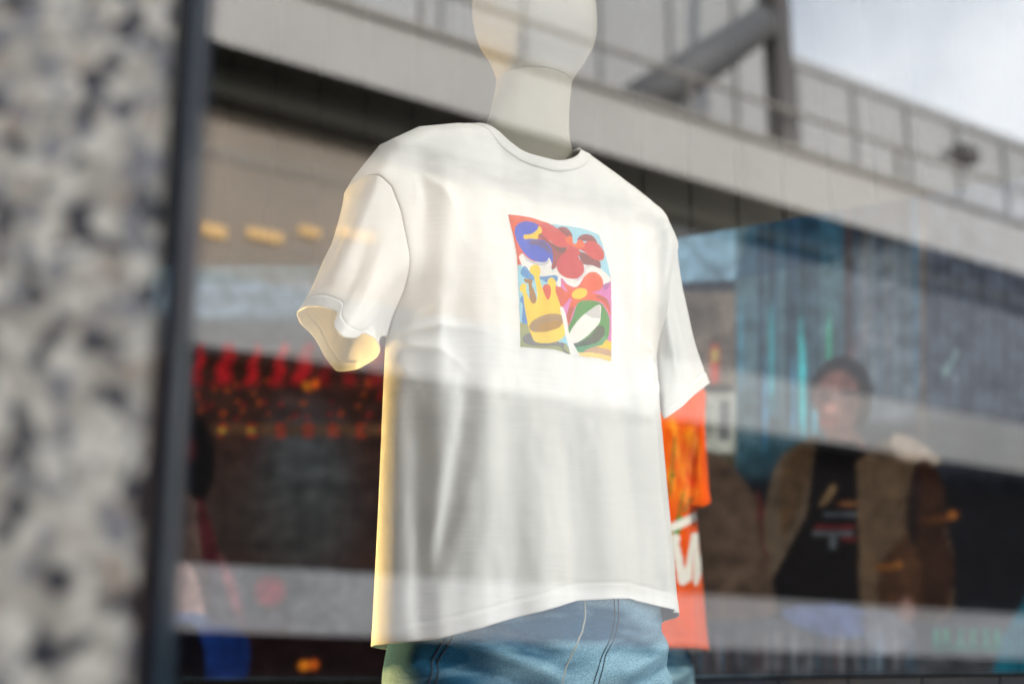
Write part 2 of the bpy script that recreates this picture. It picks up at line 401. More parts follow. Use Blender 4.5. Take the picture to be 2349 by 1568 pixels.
    P([(640,1305),(705,1260),(722,1315),(690,1320)], (150,212,232))
    P([(270,790),(300,750),(335,768),(332,825),(362,895),(388,937),(420,935),(438,860),(408,690),(368,645),(368,600),(405,572),(450,580),(470,640),(458,690),(488,800),(520,880),(546,906),(568,850),(565,785),(535,745),(550,705),(585,697),(618,740),(612,820),(640,900),(672,1010),(700,1130),(708,1230),(640,1300),(520,1323),(420,1308),(385,1250),(355,1170),(320,990),(300,850),(275,825)], (250,212,52))
    r.ell(527, 1130, 172, 80, (164,134,98), rot=-16)
    P([(425,1195),(500,1135),(600,1110),(675,1120),(665,1165),(570,1200),(480,1218)], (178,134,48))
    P([(390,1225),(470,1217),(560,1212),(640,1180),(682,1140),(706,1195),(690,1262),(610,1310),(500,1323),(410,1300)], (252,216,70))
    # white leaf
    P([(655,985),(690,990),(722,1100),(745,1240),(790,1340),(858,1470),(770,1450),(735,1340),(705,1230),(685,1110)], W)
    r.c[~mask] = np.nan
    return r.c

# ------------------------------------------------------------------ garments
from mathutils.bvhtree import BVHTree
def smooth_closed(P, it):
    for _ in range(it): P = .5*P + .25*(np.roll(P, 1, 0)+np.roll(P, -1, 0))
    return P
def grid_faces(nr, nc, wrap=False, off=0):
    F = []
    for i in range(nr-1):
        for j in range(nc if wrap else nc-1):
            a = off+i*nc+j; b = off+i*nc+(j+1) % nc
            F.append((a, b, b+nc, a+nc))
    return F

TA = .62       # row where the armpit sits
ZA = .545
def zridge(l):
    L = interp(-l, [0,.10,.16,.224,.27,.295,.316], [.925,.908,.897,.878,.848,.812,.775])
    Rr = interp(l, [0,.09,.163,.216,.245,.263,.276], [.925,.900,.864,.836,.806,.783,.764])
    return np.where(l < 0, L, Rr)
def fold(l, z, l0, z0, l1, z1, wd, amp, fade=.05, wide=0):
    t = (z-z0)/(z1-z0); lc = l0+(l1-l0)*np.clip(t, -.2, 1.2)
    ww = wd*(1+wide*np.clip(1-t, 0, 1))
    lo, hi = min(z0, z1), max(z0, z1)
    env = sstep(lo-fade, lo+fade, z)*(1-sstep(hi-fade, hi+fade, z))
    return amp*np.exp(-((l-lc)/ww)**2)*env
FRONT_FOLDS = [
    # l at top, z top, l at bottom, z bottom, width, depth
    (-.224,.45,-.220,.10,.012,-.017,.07,.4), (-.196,.47,-.200,.05,.018,.008,.06,.3),
    (-.160,.48,-.200,.20,.010,-.014,.05,.5), (-.135,.44,-.155,.05,.022,.009,.08,.4),
    (-.100,.46,-.098,.05,.020,-.007,.10,.4), (-.062,.42,-.055,.05,.024,.009,.12,.3),
    (-.010,.40,.000,.05,.028,-.007,.10,.3), (.060,.45,.052,.05,.026,.008,.12,.3),
    (.105,.40,.130,.05,.018,-.008,.08,.4), (.165,.60,.190,.05,.018,.012,.10,.3),
    (.205,.60,.225,.05,.014,-.012,.08,.3),
    (-.232,.80,-.240,.50,.018,-.013,.04,.3), (-.205,.80,-.208,.48,.014,.009,.05,.5),
    (-.178,.78,-.175,.45,.018,-.008,.06,.5), (-.13,.74,-.12,.45,.03,.006,.08,.4),
    (.185,.78,.165,.52,.020,-.012,.05,.3), (.215,.80,.205,.60,.014,.010,.04,.3), (.14,.72,.13,.40,.02,.007,.08,.4),
]
def front_disp(l, z, seed=0, wild=1.):
    d = np.zeros_like(l)
    for a in FRONT_FOLDS: d += fold(l, z, *a)*wild*.9
    # creases fanning out of the armpits and the shoulder points
    for (cx, cz, am, rr, K, ph, a0, a1) in [(-.262,.55,.0105,.10,11,0.6,-1.35,.35),(.252,.55,.0095,.10,11,2.1,math.pi-.35,math.pi+1.35),(-.25,.80,.0070,.13,9,1.0,-1.5,-.4),(.24,.78,.0065,.12,9,2.7,math.pi+.3,math.pi+1.4)]:
        dx, dz = l-cx, z-cz; r_ = np.hypot(dx, dz)+1e-6; th = np.arctan2(dz, dx)
        if a0 > 1.5: th = np.where(th < 0, th+2*math.pi, th)
        win = sstep(a0-.3, a0+.15, th)*(1-sstep(a1-.15, a1+.3, th))
        wob = np.sin(r_*34+ph*3)*.9+np.sin(l*60+z*43)*.25
        rid = 1-np.abs(np.sin(th*K*.5+wob*.5+ph))**.8
        d += am*rid*win*sstep(.015, .05, r_)*np.exp(-(r_/rr)**1.6)
    return d
def nz(l, z, f, sx, sz, seed):
    return np.array([noise.noise(Vector((a*sx+seed, b*sz, c*sx+seed*2))) for a, b, c in zip(l.ravel(), z.ravel(), f.ravel())]).reshape(l.shape)

def tee(root, mats, hemz, cuffs, seed=0, paint=None, nc=181, nr=230, wild=1., back_extra=0.):
    v = np.linspace(-1, 1, nc); s = np.sin(v*math.pi/2)
    s = .55*s+.45*v
    t = np.linspace(0, 1, nr)
    S, T = np.meshgrid(s, t)
    def panel(front):
        tau = np.clip((T-TA)/(1-TA), 0, 1); td = np.clip(T/TA, 0, 1)
        lL = np.where(T < TA, -(.258-.010*td), -interp(tau, [0,.25,.5,.75,.9,1], [.248,.246,.254,.268,.284,.316]))
        lR = np.where(T < TA, .264-.026*td, interp(tau, [0,.25,.5,.75,.9,1], [.238,.228,.230,.240,.254,.276]))
        l = lL+(lR-lL)*(S+1)/2
        zr = zridge(l)
        # neckline
        an = np.clip(np.abs(l-(-.024))/.103, 0, 1)
        zn = (.838+.066*an**2.3) if front else (.880+.024*an**2.0)
        ztop = np.where(an < 1, np.minimum(zn, zr), zr)
        lt = -.316+(.276+.316)*(S+1)/2
        an2 = np.clip(np.abs(lt+.024)/.103, 0, 1); zr2 = zridge(lt)
        ztop = np.where(an2 < 1, np.minimum((.838+.066*an2**2.3) if front else (.880+.024*an2**2.0), zr2), zr2)
        zh = hemz(S, front)
        z = np.where(T < TA, zh+(ZA-zh)*td, ZA+(ztop-ZA)*tau)
        lowk = 1-sstep(.5, .75, z)
        if front: prof = (1-np.abs(S)**3.0)**(1/(2.2-.62*lowk))
        else: prof = (1-np.abs(S)**2.5)**(1/1.8)
        b = interp(z, [.05,.3,.55,.7,.9], [.138,.128,.118,.108,.090]) if front else -interp(z, [.05,.3,.55,.7,.9], [.125,.115,.115,.115,.085])
        fb = (np.where(S < 0, .076, .056) if front else -.052)*sstep(0, .45, tau)
        q = np.sqrt(np.clip(1-(1-np.clip((zridge(l)-z)/.105, 0, 1))**2, 0, 1))
        qb = np.sqrt(np.clip(1-(1-np.clip((zridge(l)-z)/np.where(S < 0, .045, .08), 0, 1))**2.4, 0, 1))
        f = fb*qb+(b-fb)*prof*q
        side = np.minimum(prof*1.6, 1)*np.minimum(q*1.3, 1)
        nzv = nz(l, z, f, 9, 2.2, seed+(3 if front else 11))*.010 + nz(l, z, f, 24, 5, seed+7)*.0052 + nz(l, z, f, 55, 22, seed+9)*.0014
        f = f+nzv*side*wild
        if front: f = f+front_disp(l, z)*side*wild
        # hem turn-up and its stitch groove
        dh = (z-zh)
        k = (np.exp(-((dh-.024)/.0016)**2)*-.0016+np.where(dh < .023, .0010, 0))*(1 if front else -1)
        f = f+k
        # collar rib: thicker edge, groove below
        return l, f, z
    lf, ff, zf = panel(True); lb, fb_, zb = panel(False)
    # weld the edges of both panels
    lb[:, 0] = lf[:, 0]; lb[:, -1] = lf[:, -1]; zb[:, 0] = zf[:, 0]; zb[:, -1] = zf[:, -1]
    dn = T[:, 0] < TA
    fb_[dn, 0] = ff[dn, 0]; fb_[dn, -1] = ff[dn, -1]
    lb[-1] = np.where(np.abs(fb_[-1]) < .002, lf[-1], lb[-1])
    Vf = np.stack([lf, -ff, zf], -1).reshape(-1, 3); Vb = np.stack([lb, -fb_, zb], -1).reshape(-1, 3)
    V = np.vstack([Vf, Vb]); F = grid_faces(nr, nc)
    Fb = [tuple(reversed(x)) for x in grid_faces(nr, nc, off=len(Vf))]
    cols = paint(V, np.arange(len(V)) < len(Vf)) if paint else None
    body = mesh_obj('body', V, F+Fb, mats[0], root, cols=cols)
    bm = bmesh.new(); bm.from_mesh(body.data); bmesh.ops.remove_doubles(bm, verts=bm.verts, dist=.0006); bm.to_mesh(body.data); bm.free()
    so_ = body.modifiers.new('cloth_thickness', 'SOLIDIFY'); so_.thickness = .0016; so_.offset = -1
    # collar rib band, laid on the neckline
    bv = BVHTree.FromPolygons([v_.co.copy() for v_ in body.data.vertices], [tuple(p_.vertices) for p_ in body.data.polygons])
    an = np.linspace(0, 2*math.pi, 200, endpoint=False)
    def neck_pt(a, e):
        sx = math.sin(a); lx = -.024+(.103+.014*e)*sx; u = abs(sx); front = math.cos(a) > 0
        z = (.838+.066*u**2.3 if front else .880+.024*u**2)-e*(.017-.006*u)
        zr_ = float(zridge(np.array(lx))); z = min(z, zr_)
        bb = float(interp(z, [.05,.3,.55,.7,.9], [.138,.128,.118,.108,.090])) if front else -.088
        q = math.sqrt(max(0, 1-(1-min(1, max(0, (zr_-z)/.105)))**2))
        return Vector((lx, -bb*q, z))
    rows = [(1.06, -.0008), (1.03, .0014), (.95, .0018), (.6, .0018), (.3, .0018), (.08, .0018), (-.05, .0014), (-.08, .0), (-.04, -.003), (.2, -.004)]
    G = []
    for e, o in rows:
        rr = []
        for a in an:
            P = neck_pt(a, max(e, .04)); loc, nrm, _, _ = bv.find_nearest(P)
            out_ = Vector((P.x+.024, P.y, .02)).normalized()
            if nrm.dot(out_) < 0: nrm = -nrm
            Q = loc+nrm*o
            if e < .04: Q = Q+Vector((-(P.x+.024), -P.y, 0)).normalized()*((.04-e)*.012)+Vector((0, 0, (.04-e)*.03))
            rr.append(tuple(Q))
        G.append(smooth_closed(np.array(rr), 4))
    G = np.array(G); cV = G.reshape(-1, 3)
    ccol = paint(cV, np.ones(len(cV), bool)) if paint else None
    cl = mesh_obj('collar', cV, grid_faces(len(rows), 200, wrap=True), mats[0], root, cols=ccol)
    # sleeves
    r0 = int(TA*(nr-1))+1
    for sd_, name in ((0, 'sleeve'), (-1, 'sleeve')):
        A = np.vstack([np.stack([lf[r0:, sd_], -ff[r0:, sd_], zf[r0:, sd_]], -1), np.stack([lb[r0:-1, sd_], -fb_[r0:-1, sd_], zb[r0:-1, sd_]], -1)[::-1]])
        seg = np.r_[0, np.cumsum(np.linalg.norm(np.diff(np.vstack([A, A[:1]]), axis=0), axis=1))]; 
        m = 220; ph = np.linspace(0, 1, m, endpoint=False)
        A = np.stack([np.interp(ph*seg[-1], seg, np.r_[A[:, k], A[0, k]]) for k in range(3)], -1)
        pk, C = cuffs[0 if sd_ == 0 else 1]
        C = np.array(C, float); pk = np.array(pk)
        Cc = np.stack([np.interp(ph, np.r_[pk, 1.0], np.r_[C[:, k], C[0, k]]) for k in range(3)], -1)
        Cs = smooth_closed(Cc, 14)
        Csm = smooth_closed(Cc, 900)
        nw = 120; V = []
        sg = -1 if sd_ == 0 else 1
        for w_ in np.linspace(0, 1, nw):
            wv = w_**1.15
            base = A*(1-w_)+(Csm*(1-wv)+Cs*wv)*w_
            c0 = base.mean(0); d = base-c0; dn_ = d/np.linalg.norm(d, axis=1)[:, None]
            bulge = -.002*math.sin(math.pi*w_)
            top = np.clip(np.cos((ph-.5)*2*math.pi), 0, 1)
            base = base+dn_*(bulge*top[:, None])
            base[:, 0] += -sg*.004*math.sin(math.pi*w_**.6)*top
            amp = .0045*math.sin(math.pi*min(w_*1.1, 1))
            nn = np.array([noise.noise(Vector((math.cos(p*6.283)*1.7+seed, math.sin(p*6.283)*1.7+sg, w_*1.6))) for p in ph])
            nn2 = np.array([noise.noise(Vector((math.cos(p*6.283)*4+seed, math.sin(p*6.283)*4+sg, w_*4))) for p in ph])
            base = base+dn_*(nn*amp*2.4+nn2*amp*.5)[:, None]
            dist = (1-w_)*.26
            base = base+dn_*(-.0016*math.exp(-((dist-.024)/.002)**2)+(.0008 if dist < .023 else 0))
            if w_ < .015: base = base+dn_*(-.0005)
            V.append(base)
        V = np.array(V).reshape(-1, 3); F = grid_faces(nw, m, wrap=True)
        if sd_ == -1: F = [tuple(reversed(x)) for x in F]
        sl = mesh_obj(name, V, F, mats[0], root, cols=(paint(V, np.ones(len(V), bool)) if paint else None))
        s2 = sl.modifiers.new('cloth_thickness', 'SOLIDIFY'); s2.thickness = .0016; s2.offset = 0
        # overlocked armhole seam, sunk slightly into the cloth
    return body

YAW = R(30)
MX, MY = .028, 1.20
def to_local(P, mx=MX, my=MY, yaw=YAW):
    dx, dy = P[0]-mx, P[1]-my
    return (dx*math.cos(yaw)+dy*math.sin(yaw), -dx*math.sin(yaw)+dy*math.cos(yaw), P[2]-H)

def hemz(S, front):
    if front: return interp(S, [-1,-.8,-.4,0,.35,.7,.9,1], [.088,.094,.124,.152,.158,.146,.146,.140])
    return interp(S, [-1,-.6,0,.6,.9,1], [.088,.085,.08,.085,.10,.140])
LC = [(872,797,1.01,0),(860,775,.965,.06),(832,762,.955,.12),(814,776,.935,.17),(782,771,.905,.24),(763,745,.925,.29),(779,716,.945,.33),(735,703,.965,.40),(702,704,1.0,.45),(681,718,1.05,.52),
      (690,742,1.09,.58),(722,772,1.12,.66),(745,818,1.15,.74),(772,852,1.17,.82),(822,846,1.17,.90),(864,820,1.09,.96)]
RC = [(1512,925,1.34,0),(1523,962,1.29,.08),(1562,934,1.30,.18),(1592,905,1.33,.30),(1629,877,1.42,.50),(1610,888,1.47,.60),(1565,915,1.50,.75),(1515,945,1.46,.90)]
cuffs = []
for Cc in (LC, RC):
    cuffs.append(([c[3] for c in Cc], [to_local(at(c[0], c[1], c[2])) for c in Cc]))

shirt = thing('t_shirt', 'white oversized short sleeved t-shirt with square colourful chest print worn by the front mannequin', 't-shirt', (MX, MY, H), YAW)
body = tee(shirt, [M_shirt], hemz, cuffs)

# printed square: drawn in its own frame and laid on the chest
from mathutils.bvhtree import BVHTree
bvh = BVHTree.FromPolygons([v.co.copy() for v in body.data.vertices], [tuple(p.vertices) for p in body.data.polygons])
def print_obj():
    # chest-frame corners (l, z) of the print
    nu, nv = 250, 330
    cs = {}
    for k, (px, py) in dict(tl=(1165,489), tr=(1404,533), br=(1404,830), bl=(1189,797)).items():
        P = at(px, py, 1.06); Q = to_local(P)
        # walk along the line of sight in the chest frame until the cloth is met
        o = Vector(to_local(Vector((0, -1, H)))); d = (Vector(Q)-o).normalized()
        hit = bvh.ray_cast(o, d); cs[k] = (hit[0].x, hit[0].z)
    tl, tr, br, bl = [np.array(cs[k]) for k in ('tl','tr','br','bl')]
    # rectangle of the crop that the corners stand for: x 155..1151, y 88..1500
    V = []; X = []; Yc = []
    U, W_ = np.meshgrid(np.linspace(0, 1, nu), np.linspace(0, 1, nv))
    L = (1-U[...,None])*(1-W_[...,None])*tl+U[...,None]*(1-W_[...,None])*tr+U[...,None]*W_[...,None]*br+(1-U[...,None])*W_[...,None]*bl
    pts = []
    for l, z in L.reshape(-1, 2):
        h = bvh.ray_cast(Vector((l, -.5, z)), Vector((0, 1, 0)))
        pts.append((h[0]+Vector((0, -.0007, 0))) if h[0] else Vector((l, -.12, z)))
    pts = np.array([tuple(p) for p in pts])
    world = pts.copy(); c, s = math.cos(YAW), math.sin(YAW)
    wx = MX+pts[:, 0]*c-pts[:, 1]*s; wy = MY+pts[:, 0]*s+pts[:, 1]*c
    px, py = to_px(np.stack([wx, wy, pts[:, 2]+H], -1))
    cx = (px*2500/2349-1200)*3.9206; cy = (py*1669/1568.-500)*3.92
    C = paint_print(cx, cy)
    good = ~np.isnan(C[:, 0]); F = [f for f in grid_faces(nv, nu) if good[list(f)].all()]
    C[~good] = .8
    used = sorted(set(i for f in F for i in f)); mp = {j: i for i, j in enumerate(used)}
    o = mesh_obj('chest_print', pts[used], [tuple(mp[i] for i in f) for f in F], M_print, shirt, cols=np.clip((C[used]**1.12)*.88*(1+.07*np.random.default_rng(2).standard_normal((len(used), 1))), 0, 1))
    return o
pr = print_obj(); pr['label'] = 'square abstract print with blue shape, red flowers, yellow crown and green ring'

# ------------------------------------------------------------------ mannequins
def loft(prof, n=64):
    V = []
    for (z, rl, rf, cl, cf, p) in prof:
        for k in range(n):
            a = 2*math.pi*k/n; ca, sa = math.cos(a), math.sin(a)
            V.append((cl+rl*math.copysign(abs(ca)**p, ca), -(cf+rf*math.copysign(abs(sa)**p, sa)), z))
    F = [tuple(reversed(f)) for f in grid_faces(len(prof), n, wrap=True)]
    F.append(tuple(range(n))[::-1]); F.append(tuple(len(V)-n+k for k in range(n)))
    F = [tuple(reversed(f)) for f in F]
    return V, F
def dense(prof, m=5):
    P = np.array(prof, float); out = []
    for i in range(len(P)-1):
        p0, p1, p2, p3 = P[max(i-1,0)], P[i], P[i+1], P[min(i+2,len(P)-1)]
        for k in range(m):
            t = k/m; out.append(.5*((2*p1)+(-p0+p2)*t+(2*p0-5*p1+4*p2-p3)*t*t+(-p0+3*p1-3*p2+p3)*t**3))
    out.append(P[-1]); return [tuple(x) for x in out]
def mannequin(label, loc, yaw, mt):
    m = thing('mannequin', label, 'mannequin', loc, yaw)
    torso = [(-.02,.11,.09,0,0,1),(.02,.155,.105,0,0,1),(.12,.165,.11,0,0,1),(.25,.135,.09,0,0,1),(.42,.15,.098,0,0,1),(.60,.185,.098,0,0,1),(.70,.20,.09,0,0,1),
             (.78,.185,.075,0,-.005,1),(.84,.130,.062,-.004,-.005,1),(.88,.096,.058,-.006,-.005,1),(.92,.076,.058,-.004,0,1),(.96,.067,.060,0,.004,1),(1.0,.0640,.061,.004,.008,1),(1.013,.0635,.061,.006,.008,1)]
    V, F = loft(dense(torso)); o = mesh_obj('torso', V, F, mt, m)
    head = [(1.0145,.0630,.060,.006,.008,1),(1.0165,.0637,.061,.006,.008,1),(1.03,.0690,.066,.006,.011,1),(1.055,.0815,.086,.006,.02,1),(1.085,.0955,.104,.006,.018,1),(1.12,.1010,.112,.006,.012,1),
            (1.16,.1005,.115,.006,.006,1),(1.20,.094,.110,.006,.0,1),(1.24,.078,.092,.006,-.004,1),(1.265,.057,.068,.006,-.006,1),(1.282,.03,.036,.006,-.006,1),(1.287,.006,.007,.006,-.006,1)]
    V, F = loft(dense(head)); mesh_obj('head', V, F, mt, m)
    for sg in (-1, 1):
        leg = [(-.70+.015,.035,.05,sg*.10,.01,1),(-.64,.035,.036,sg*.10,0,1),(-.45,.055,.055,sg*.10,-.01,1),(-.25,.055,.058,sg*.10,0,1),(-.10,.075,.08,sg*.095,0,1),(.02,.088,.095,sg*.085,0,1)]
        V, F = loft(dense(leg), 32); mesh_obj('leg', V, F, mt, m)
    bm = bmesh.new(); bmesh.ops.create_cone(bm, cap_ends=True, segments=64, radius1=.19, radius2=.188, depth=.012, matrix=Matrix.Translation((0, 0, -.693)))
    bm_obj('base_plate', bm, M_stand, m)
    return m
mannequin('pale faceless mannequin wearing the white printed t-shirt and light blue jeans', (MX, MY, H), YAW, M_mann)

# ------------------------------------------------------------------ jeans
def denim():
    m = bpy.data.materials.new('washed_denim'); m.use_nodes = True; t = m.node_tree; p = t.nodes['Principled BSDF']
    p.inputs['Roughness'].default_value = .9; p.inputs['Specular IOR Level'].default_value = .15
    tcn = N(t, 'ShaderNodeTexCoord')
    w1 = N(t, 'ShaderNodeTexNoise'); w1.inputs['Scale'].default_value = 7; w1.inputs['Detail'].default_value = 3
    mp = N(t, 'ShaderNodeMapping'); mp.inputs['Rotation'].default_value = (0, R(35), 0); mp.inputs['Scale'].default_value = (.5, 1, 2.2)
    t.links.new(tcn.outputs['Object'], mp.inputs[0]); t.links.new(mp.outputs[0], w1.inputs['Vector'])
    f1 = N(t, 'ShaderNodeTexNoise'); f1.inputs['Scale'].default_value = 420; f1.inputs['Detail'].default_value = 3
    t.links.new(tcn.outputs['Object'], f1.inputs['Vector'])
    r = N(t, 'ShaderNodeMapRange'); r.inputs[1].default_value = .42; r.inputs[2].default_value = .60; t.links.new(w1.outputs['Fac'], r.inputs[0])
    mxn = N(t, 'ShaderNodeMix', data_type='RGBA'); mxn.inputs[6].default_value = (.014, .085, .165, 1); mxn.inputs[7].default_value = (.26, .43, .54, 1)
    t.links.new(r.outputs[0], mxn.inputs[0])
    r2 = N(t, 'ShaderNodeMapRange'); r2.inputs[1].default_value = .3; r2.inputs[2].default_value = .7; r2.inputs[3].default_value = .72; r2.inputs[4].default_value = 1.25
    t.links.new(f1.outputs['Fac'], r2.inputs[0])
    v = N(t, 'ShaderNodeVectorMath', operation='SCALE'); t.links.new(mxn.outputs[2], v.inputs[0]); t.links.new(r2.outputs[0], v.inputs['Scale'])
    t.links.new(v.outputs[0], p.inputs['Base Color'])
    b = N(t, 'ShaderNodeBump'); b.inputs['Strength'].default_value = .5; b.inputs['Distance'].default_value = .001
    t.links.new(f1.outputs['Fac'], b.inputs['Height']); t.links.new(b.outputs[0], p.inputs['Normal'])
    return m
M_denim = denim()
M_thread = mat('pale_stitching', (.36, .38, .36), .8)
M_threadd = mat('dark_stitching', (.02, .03, .05), .8)
def jeans(label, loc, yaw, wa=.226, wb=.132, seed=0, zf=.0):
    j = thing('jeans', label, 'jeans', loc, yaw)
    n = 240
    zs = np.linspace(-.12, .30, 150); V = []
    th = np.linspace(0, 2*math.pi, n, endpoint=False)
    for z in zs:
        a = interp(z, [-.12, .05, .16, .30], [wa+.008, wa+.004, wa-.012, wa-.055]); b = interp(z, [-.12,.05,.16,.30], [wb+.004, wb, wb-.01, wb-.03])
        ca, sa = np.cos(th), np.sin(th)
        l = a*np.sign(ca)*np.abs(ca)**.80; f = b*np.sign(sa)*np.abs(sa)**.86
        fr = np.clip(sa, 0, 1)
        # pulled folds from the fly out to the hips, crotch dip in front
        cs = -.026+.05*sstep(.02, .14, z)
        d = -.014*np.exp(-((l-cs)/.03)**2)*fr*sstep(.10, -.12, z)-.0045*sstep(-.0015, .0015, l-cs)*(1-sstep(.03, .10, l-cs))*fr
        for k, (c0, sl_, am, wd) in enumerate([(.055,.36,.015,.014),(.085,.30,-.012,.012),(-.01,.42,.016,.016),(.025,.30,-.014,.012),(-.065,.5,.014,.02)]):
            zc = c0+sl_*(np.abs(l-.01)-.08)
            d += am*np.exp(-((z-zc)/wd)**2)*fr*sstep(.015, .07, np.abs(l-.01))
        nn = np.array([noise.noise(Vector((math.cos(t_)*3+seed, math.sin(t_)*3, z*9+seed))) for t_ in th])*.007
        d = d+nn
        V += list(np.stack([l, -(f+d), np.full(n, z)], -1))
    F = grid_faces(len(zs), n, wrap=True)
    hp = mesh_obj('hip_panel', V, F, M_denim, j)
    s_ = hp.modifiers.new('cloth_thickness', 'SOLIDIFY'); s_.thickness = .0012; s_.offset = 0
    tr = BVHTree.FromPolygons([Vector(v) for v in V], F)
    def on(l, z, o=.0006, side=False):
        h = tr.ray_cast(Vector((l, -.6, z)), Vector((0, 1, 0)))
        return h[0]+Vector((0, -o, 0))
    for sg in (-1, 1):
        V = []
        zs2 = np.linspace(-.66, -.118, 90)
        for z in zs2:
            k = (z+.66)/.542
            a = .085+.03*k+.004*math.sin(z*40); b = .092+.036*k+.004*math.sin(z*34+1); c = sg*(.112+.004*k)
            V += [(c+a*math.cos(t_), -(b*math.sin(t_)), z) for t_ in np.linspace(0, 2*math.pi, 64, endpoint=False)]
        o = mesh_obj('trouser_leg', V, grid_faces(90, 64, wrap=True), M_denim, j)
        s_ = o.modifiers.new('cloth_thickness', 'SOLIDIFY'); s_.thickness = .0018
    # fly placket and stitching
    def strip(name, path, wd, th_, mt):
        bm = bmesh.new(); tube(bm, [on(l, z, th_) for l, z in path], wd, 6); return bm_obj(name, bm, mt, j, True)
    zz = np.linspace(.19, -.10, 40)
    flyl = lambda z: .034+.05*float(sstep(.02, .14, np.array(z)))-.030*float(sstep(.0, -.07, np.array(z)))
    strip('fly_stitching', [(flyl(z)-.008, z) for z in zz], .0009, .0008, M_threadd)
    strip('fly_stitching', [(flyl(z)-.001, z) for z in zz], .0009, .0008, M_threadd)
    strip('centre_seam', [(-.030+.05*float(sstep(.02, .14, np.array(z))), z) for z in zz], .0014, .0010, M_thread)
    strip('pocket_stitching', [(-.175-.035*float(sstep(.16, .02, np.array(z))), z) for z in zz[:32]], .0011, .0012, M_threadd)
    strip('pocket_stitching', [(-.168-.035*float(sstep(.16, .02, np.array(z))), z) for z in zz[:32]], .0011, .0012, M_threadd)
    return j
jeans('washed light blue jeans under the white t-shirt', (MX, MY, H), YAW)

# ------------------------------------------------------------------ second mannequin with orange shirt
M2 = (.211, 2.28); YAW2 = R(18)
def paint_orange(V, isfront):
    l, z = V[:, 0], V[:, 2]
    # drawn in millimetres of the chest
    X, Y = l*1000, z*1000
    r = Raster(X, Y, (238, 88, 2))
    r.c *= (1+.06*np.sin(X/23.+Y/31.))[:, None]
    rs = random.Random(5)
    for (cx, cy, rx, ry, rot) in [(150,560,24,40,10),(190,585,24,38,-15),(225,610,22,40,20),(170,640,24,40,5),(210,680,22,38,-10),(160,700,22,40,12),(215,540,26,26,0),(190,520,30,26,25),(235,660,18,40,0),(110,600,26,38,0)]:
        cx -= 18; cy *= .926
        r.ell(cx, cy, rx, ry, (242,124,14), rot, soft=.7, a=.8)
        r.ell(cx+5, cy+8, rx*.55, ry*.6, (250,160,36), rot, soft=.6, a=.8)
        r.ell(cx-8, cy-12, rx*.45, ry*.5, (220,52,6), rot, soft=.8, a=.6)
    def stroke(p0, p1, wdt, c):
        (x0, y0), (x1, y1) = p0, p1; dx, dy = x1-x0, y1-y0; L2 = dx*dx+dy*dy
        t = np.clip(((r.x-x0)*dx+(r.y-y0)*dy)/L2, 0, 1); d = np.hypot(r.x-x0-t*dx, r.y-y0-t*dy)
        k = (1-sstep(wdt-1.5, wdt+1.5, d))[:, None]; r.c = r.c*(1-k)+srgb(*c)*k
    g = lambda px, py: (122+(px-1520)*1.14, (430-(py-1240)*1.2)*.926)
    for a, b_ in [((1524,1160),(1545,1030)),((1540,1215),(1562,1150)),((1560,1190),(1592,1158)),((1530,1120),(1540,1110))]: stroke(g(*a), g(*b_), 3, (80,120,40))
    stroke(g(1538,1235), g(1552,1210), 10, (50,150,40))
    W = (244,244,240)
    stroke(g(1526,1228), g(1612,1192), 10, W)
    for pts in [[(1520,1262),(1538,1250)],[(1532,1252),(1541,1290),(1550,1338)],[(1550,1338),(1565,1328),(1578,1280),(1594,1244)],[(1594,1244),(1616,1238)],[(1612,1240),(1600,1290),(1592,1336),(1612,1310),(1624,1280)]]:
        for a, b_ in zip(pts[:-1], pts[1:]): stroke(g(*a), g(*b_), 12, W)
    stroke((-150,420),(60,320), 12, W); stroke((-160,320),(-100,400), 12, W); stroke((-100,400),(-60,310), 12, W); stroke((0,330),(90,420), 12, W)
    c = r.c
    c[~isfront] = srgb(232, 232, 228)
    return c
shirt2 = thing('t_shirt', 'orange t-shirt with tulip photo print and white script on the mannequin further back', 't-shirt', (M2[0], M2[1], H+.005), YAW2)
def hem2(S, front):
    if front: return interp(S, [-1, 0, 1], [.125,.135,.13])
    return interp(S, [-1,-.8, 0,.8, 1], [.125,.115,.112,.118,.13])
def std_cuff(sg):
    P = []; pk = []
    for k in range(12):
        p = k/12; a = -math.pi/2-0+2*math.pi*p
        c = Vector((sg*.226, -.01, .475)); ax = Vector((sg*.045, 0, .012)); ay = Vector((0, -.085, 0))
        ang = 2*math.pi*p
        q = c-ax*math.cos(ang)*.9+ay*math.sin(ang)
        P.append((q.x, q.y, q.z+.006*math.sin(3*ang))); pk.append(p)
    return (pk, P)
tee(shirt2, [M_orange], hem2, [std_cuff(-1), std_cuff(1)], seed=5, paint=paint_orange, nc=141, nr=220, wild=.6)
mannequin('pale mannequin in the orange t-shirt standing behind the white t-shirt', (M2[0], M2[1], H), YAW2, M_mann2)
jeans('blue jeans under the orange t-shirt', (M2[0], M2[1], H), YAW2, .215, .125, seed=8)

for o_ in col.objects:
    if o_.parent is None and abs(o_.location.x-M2[0]) < .001 and abs(o_.location.y-M2[1]) < .001: o_.scale = (.95,)*3

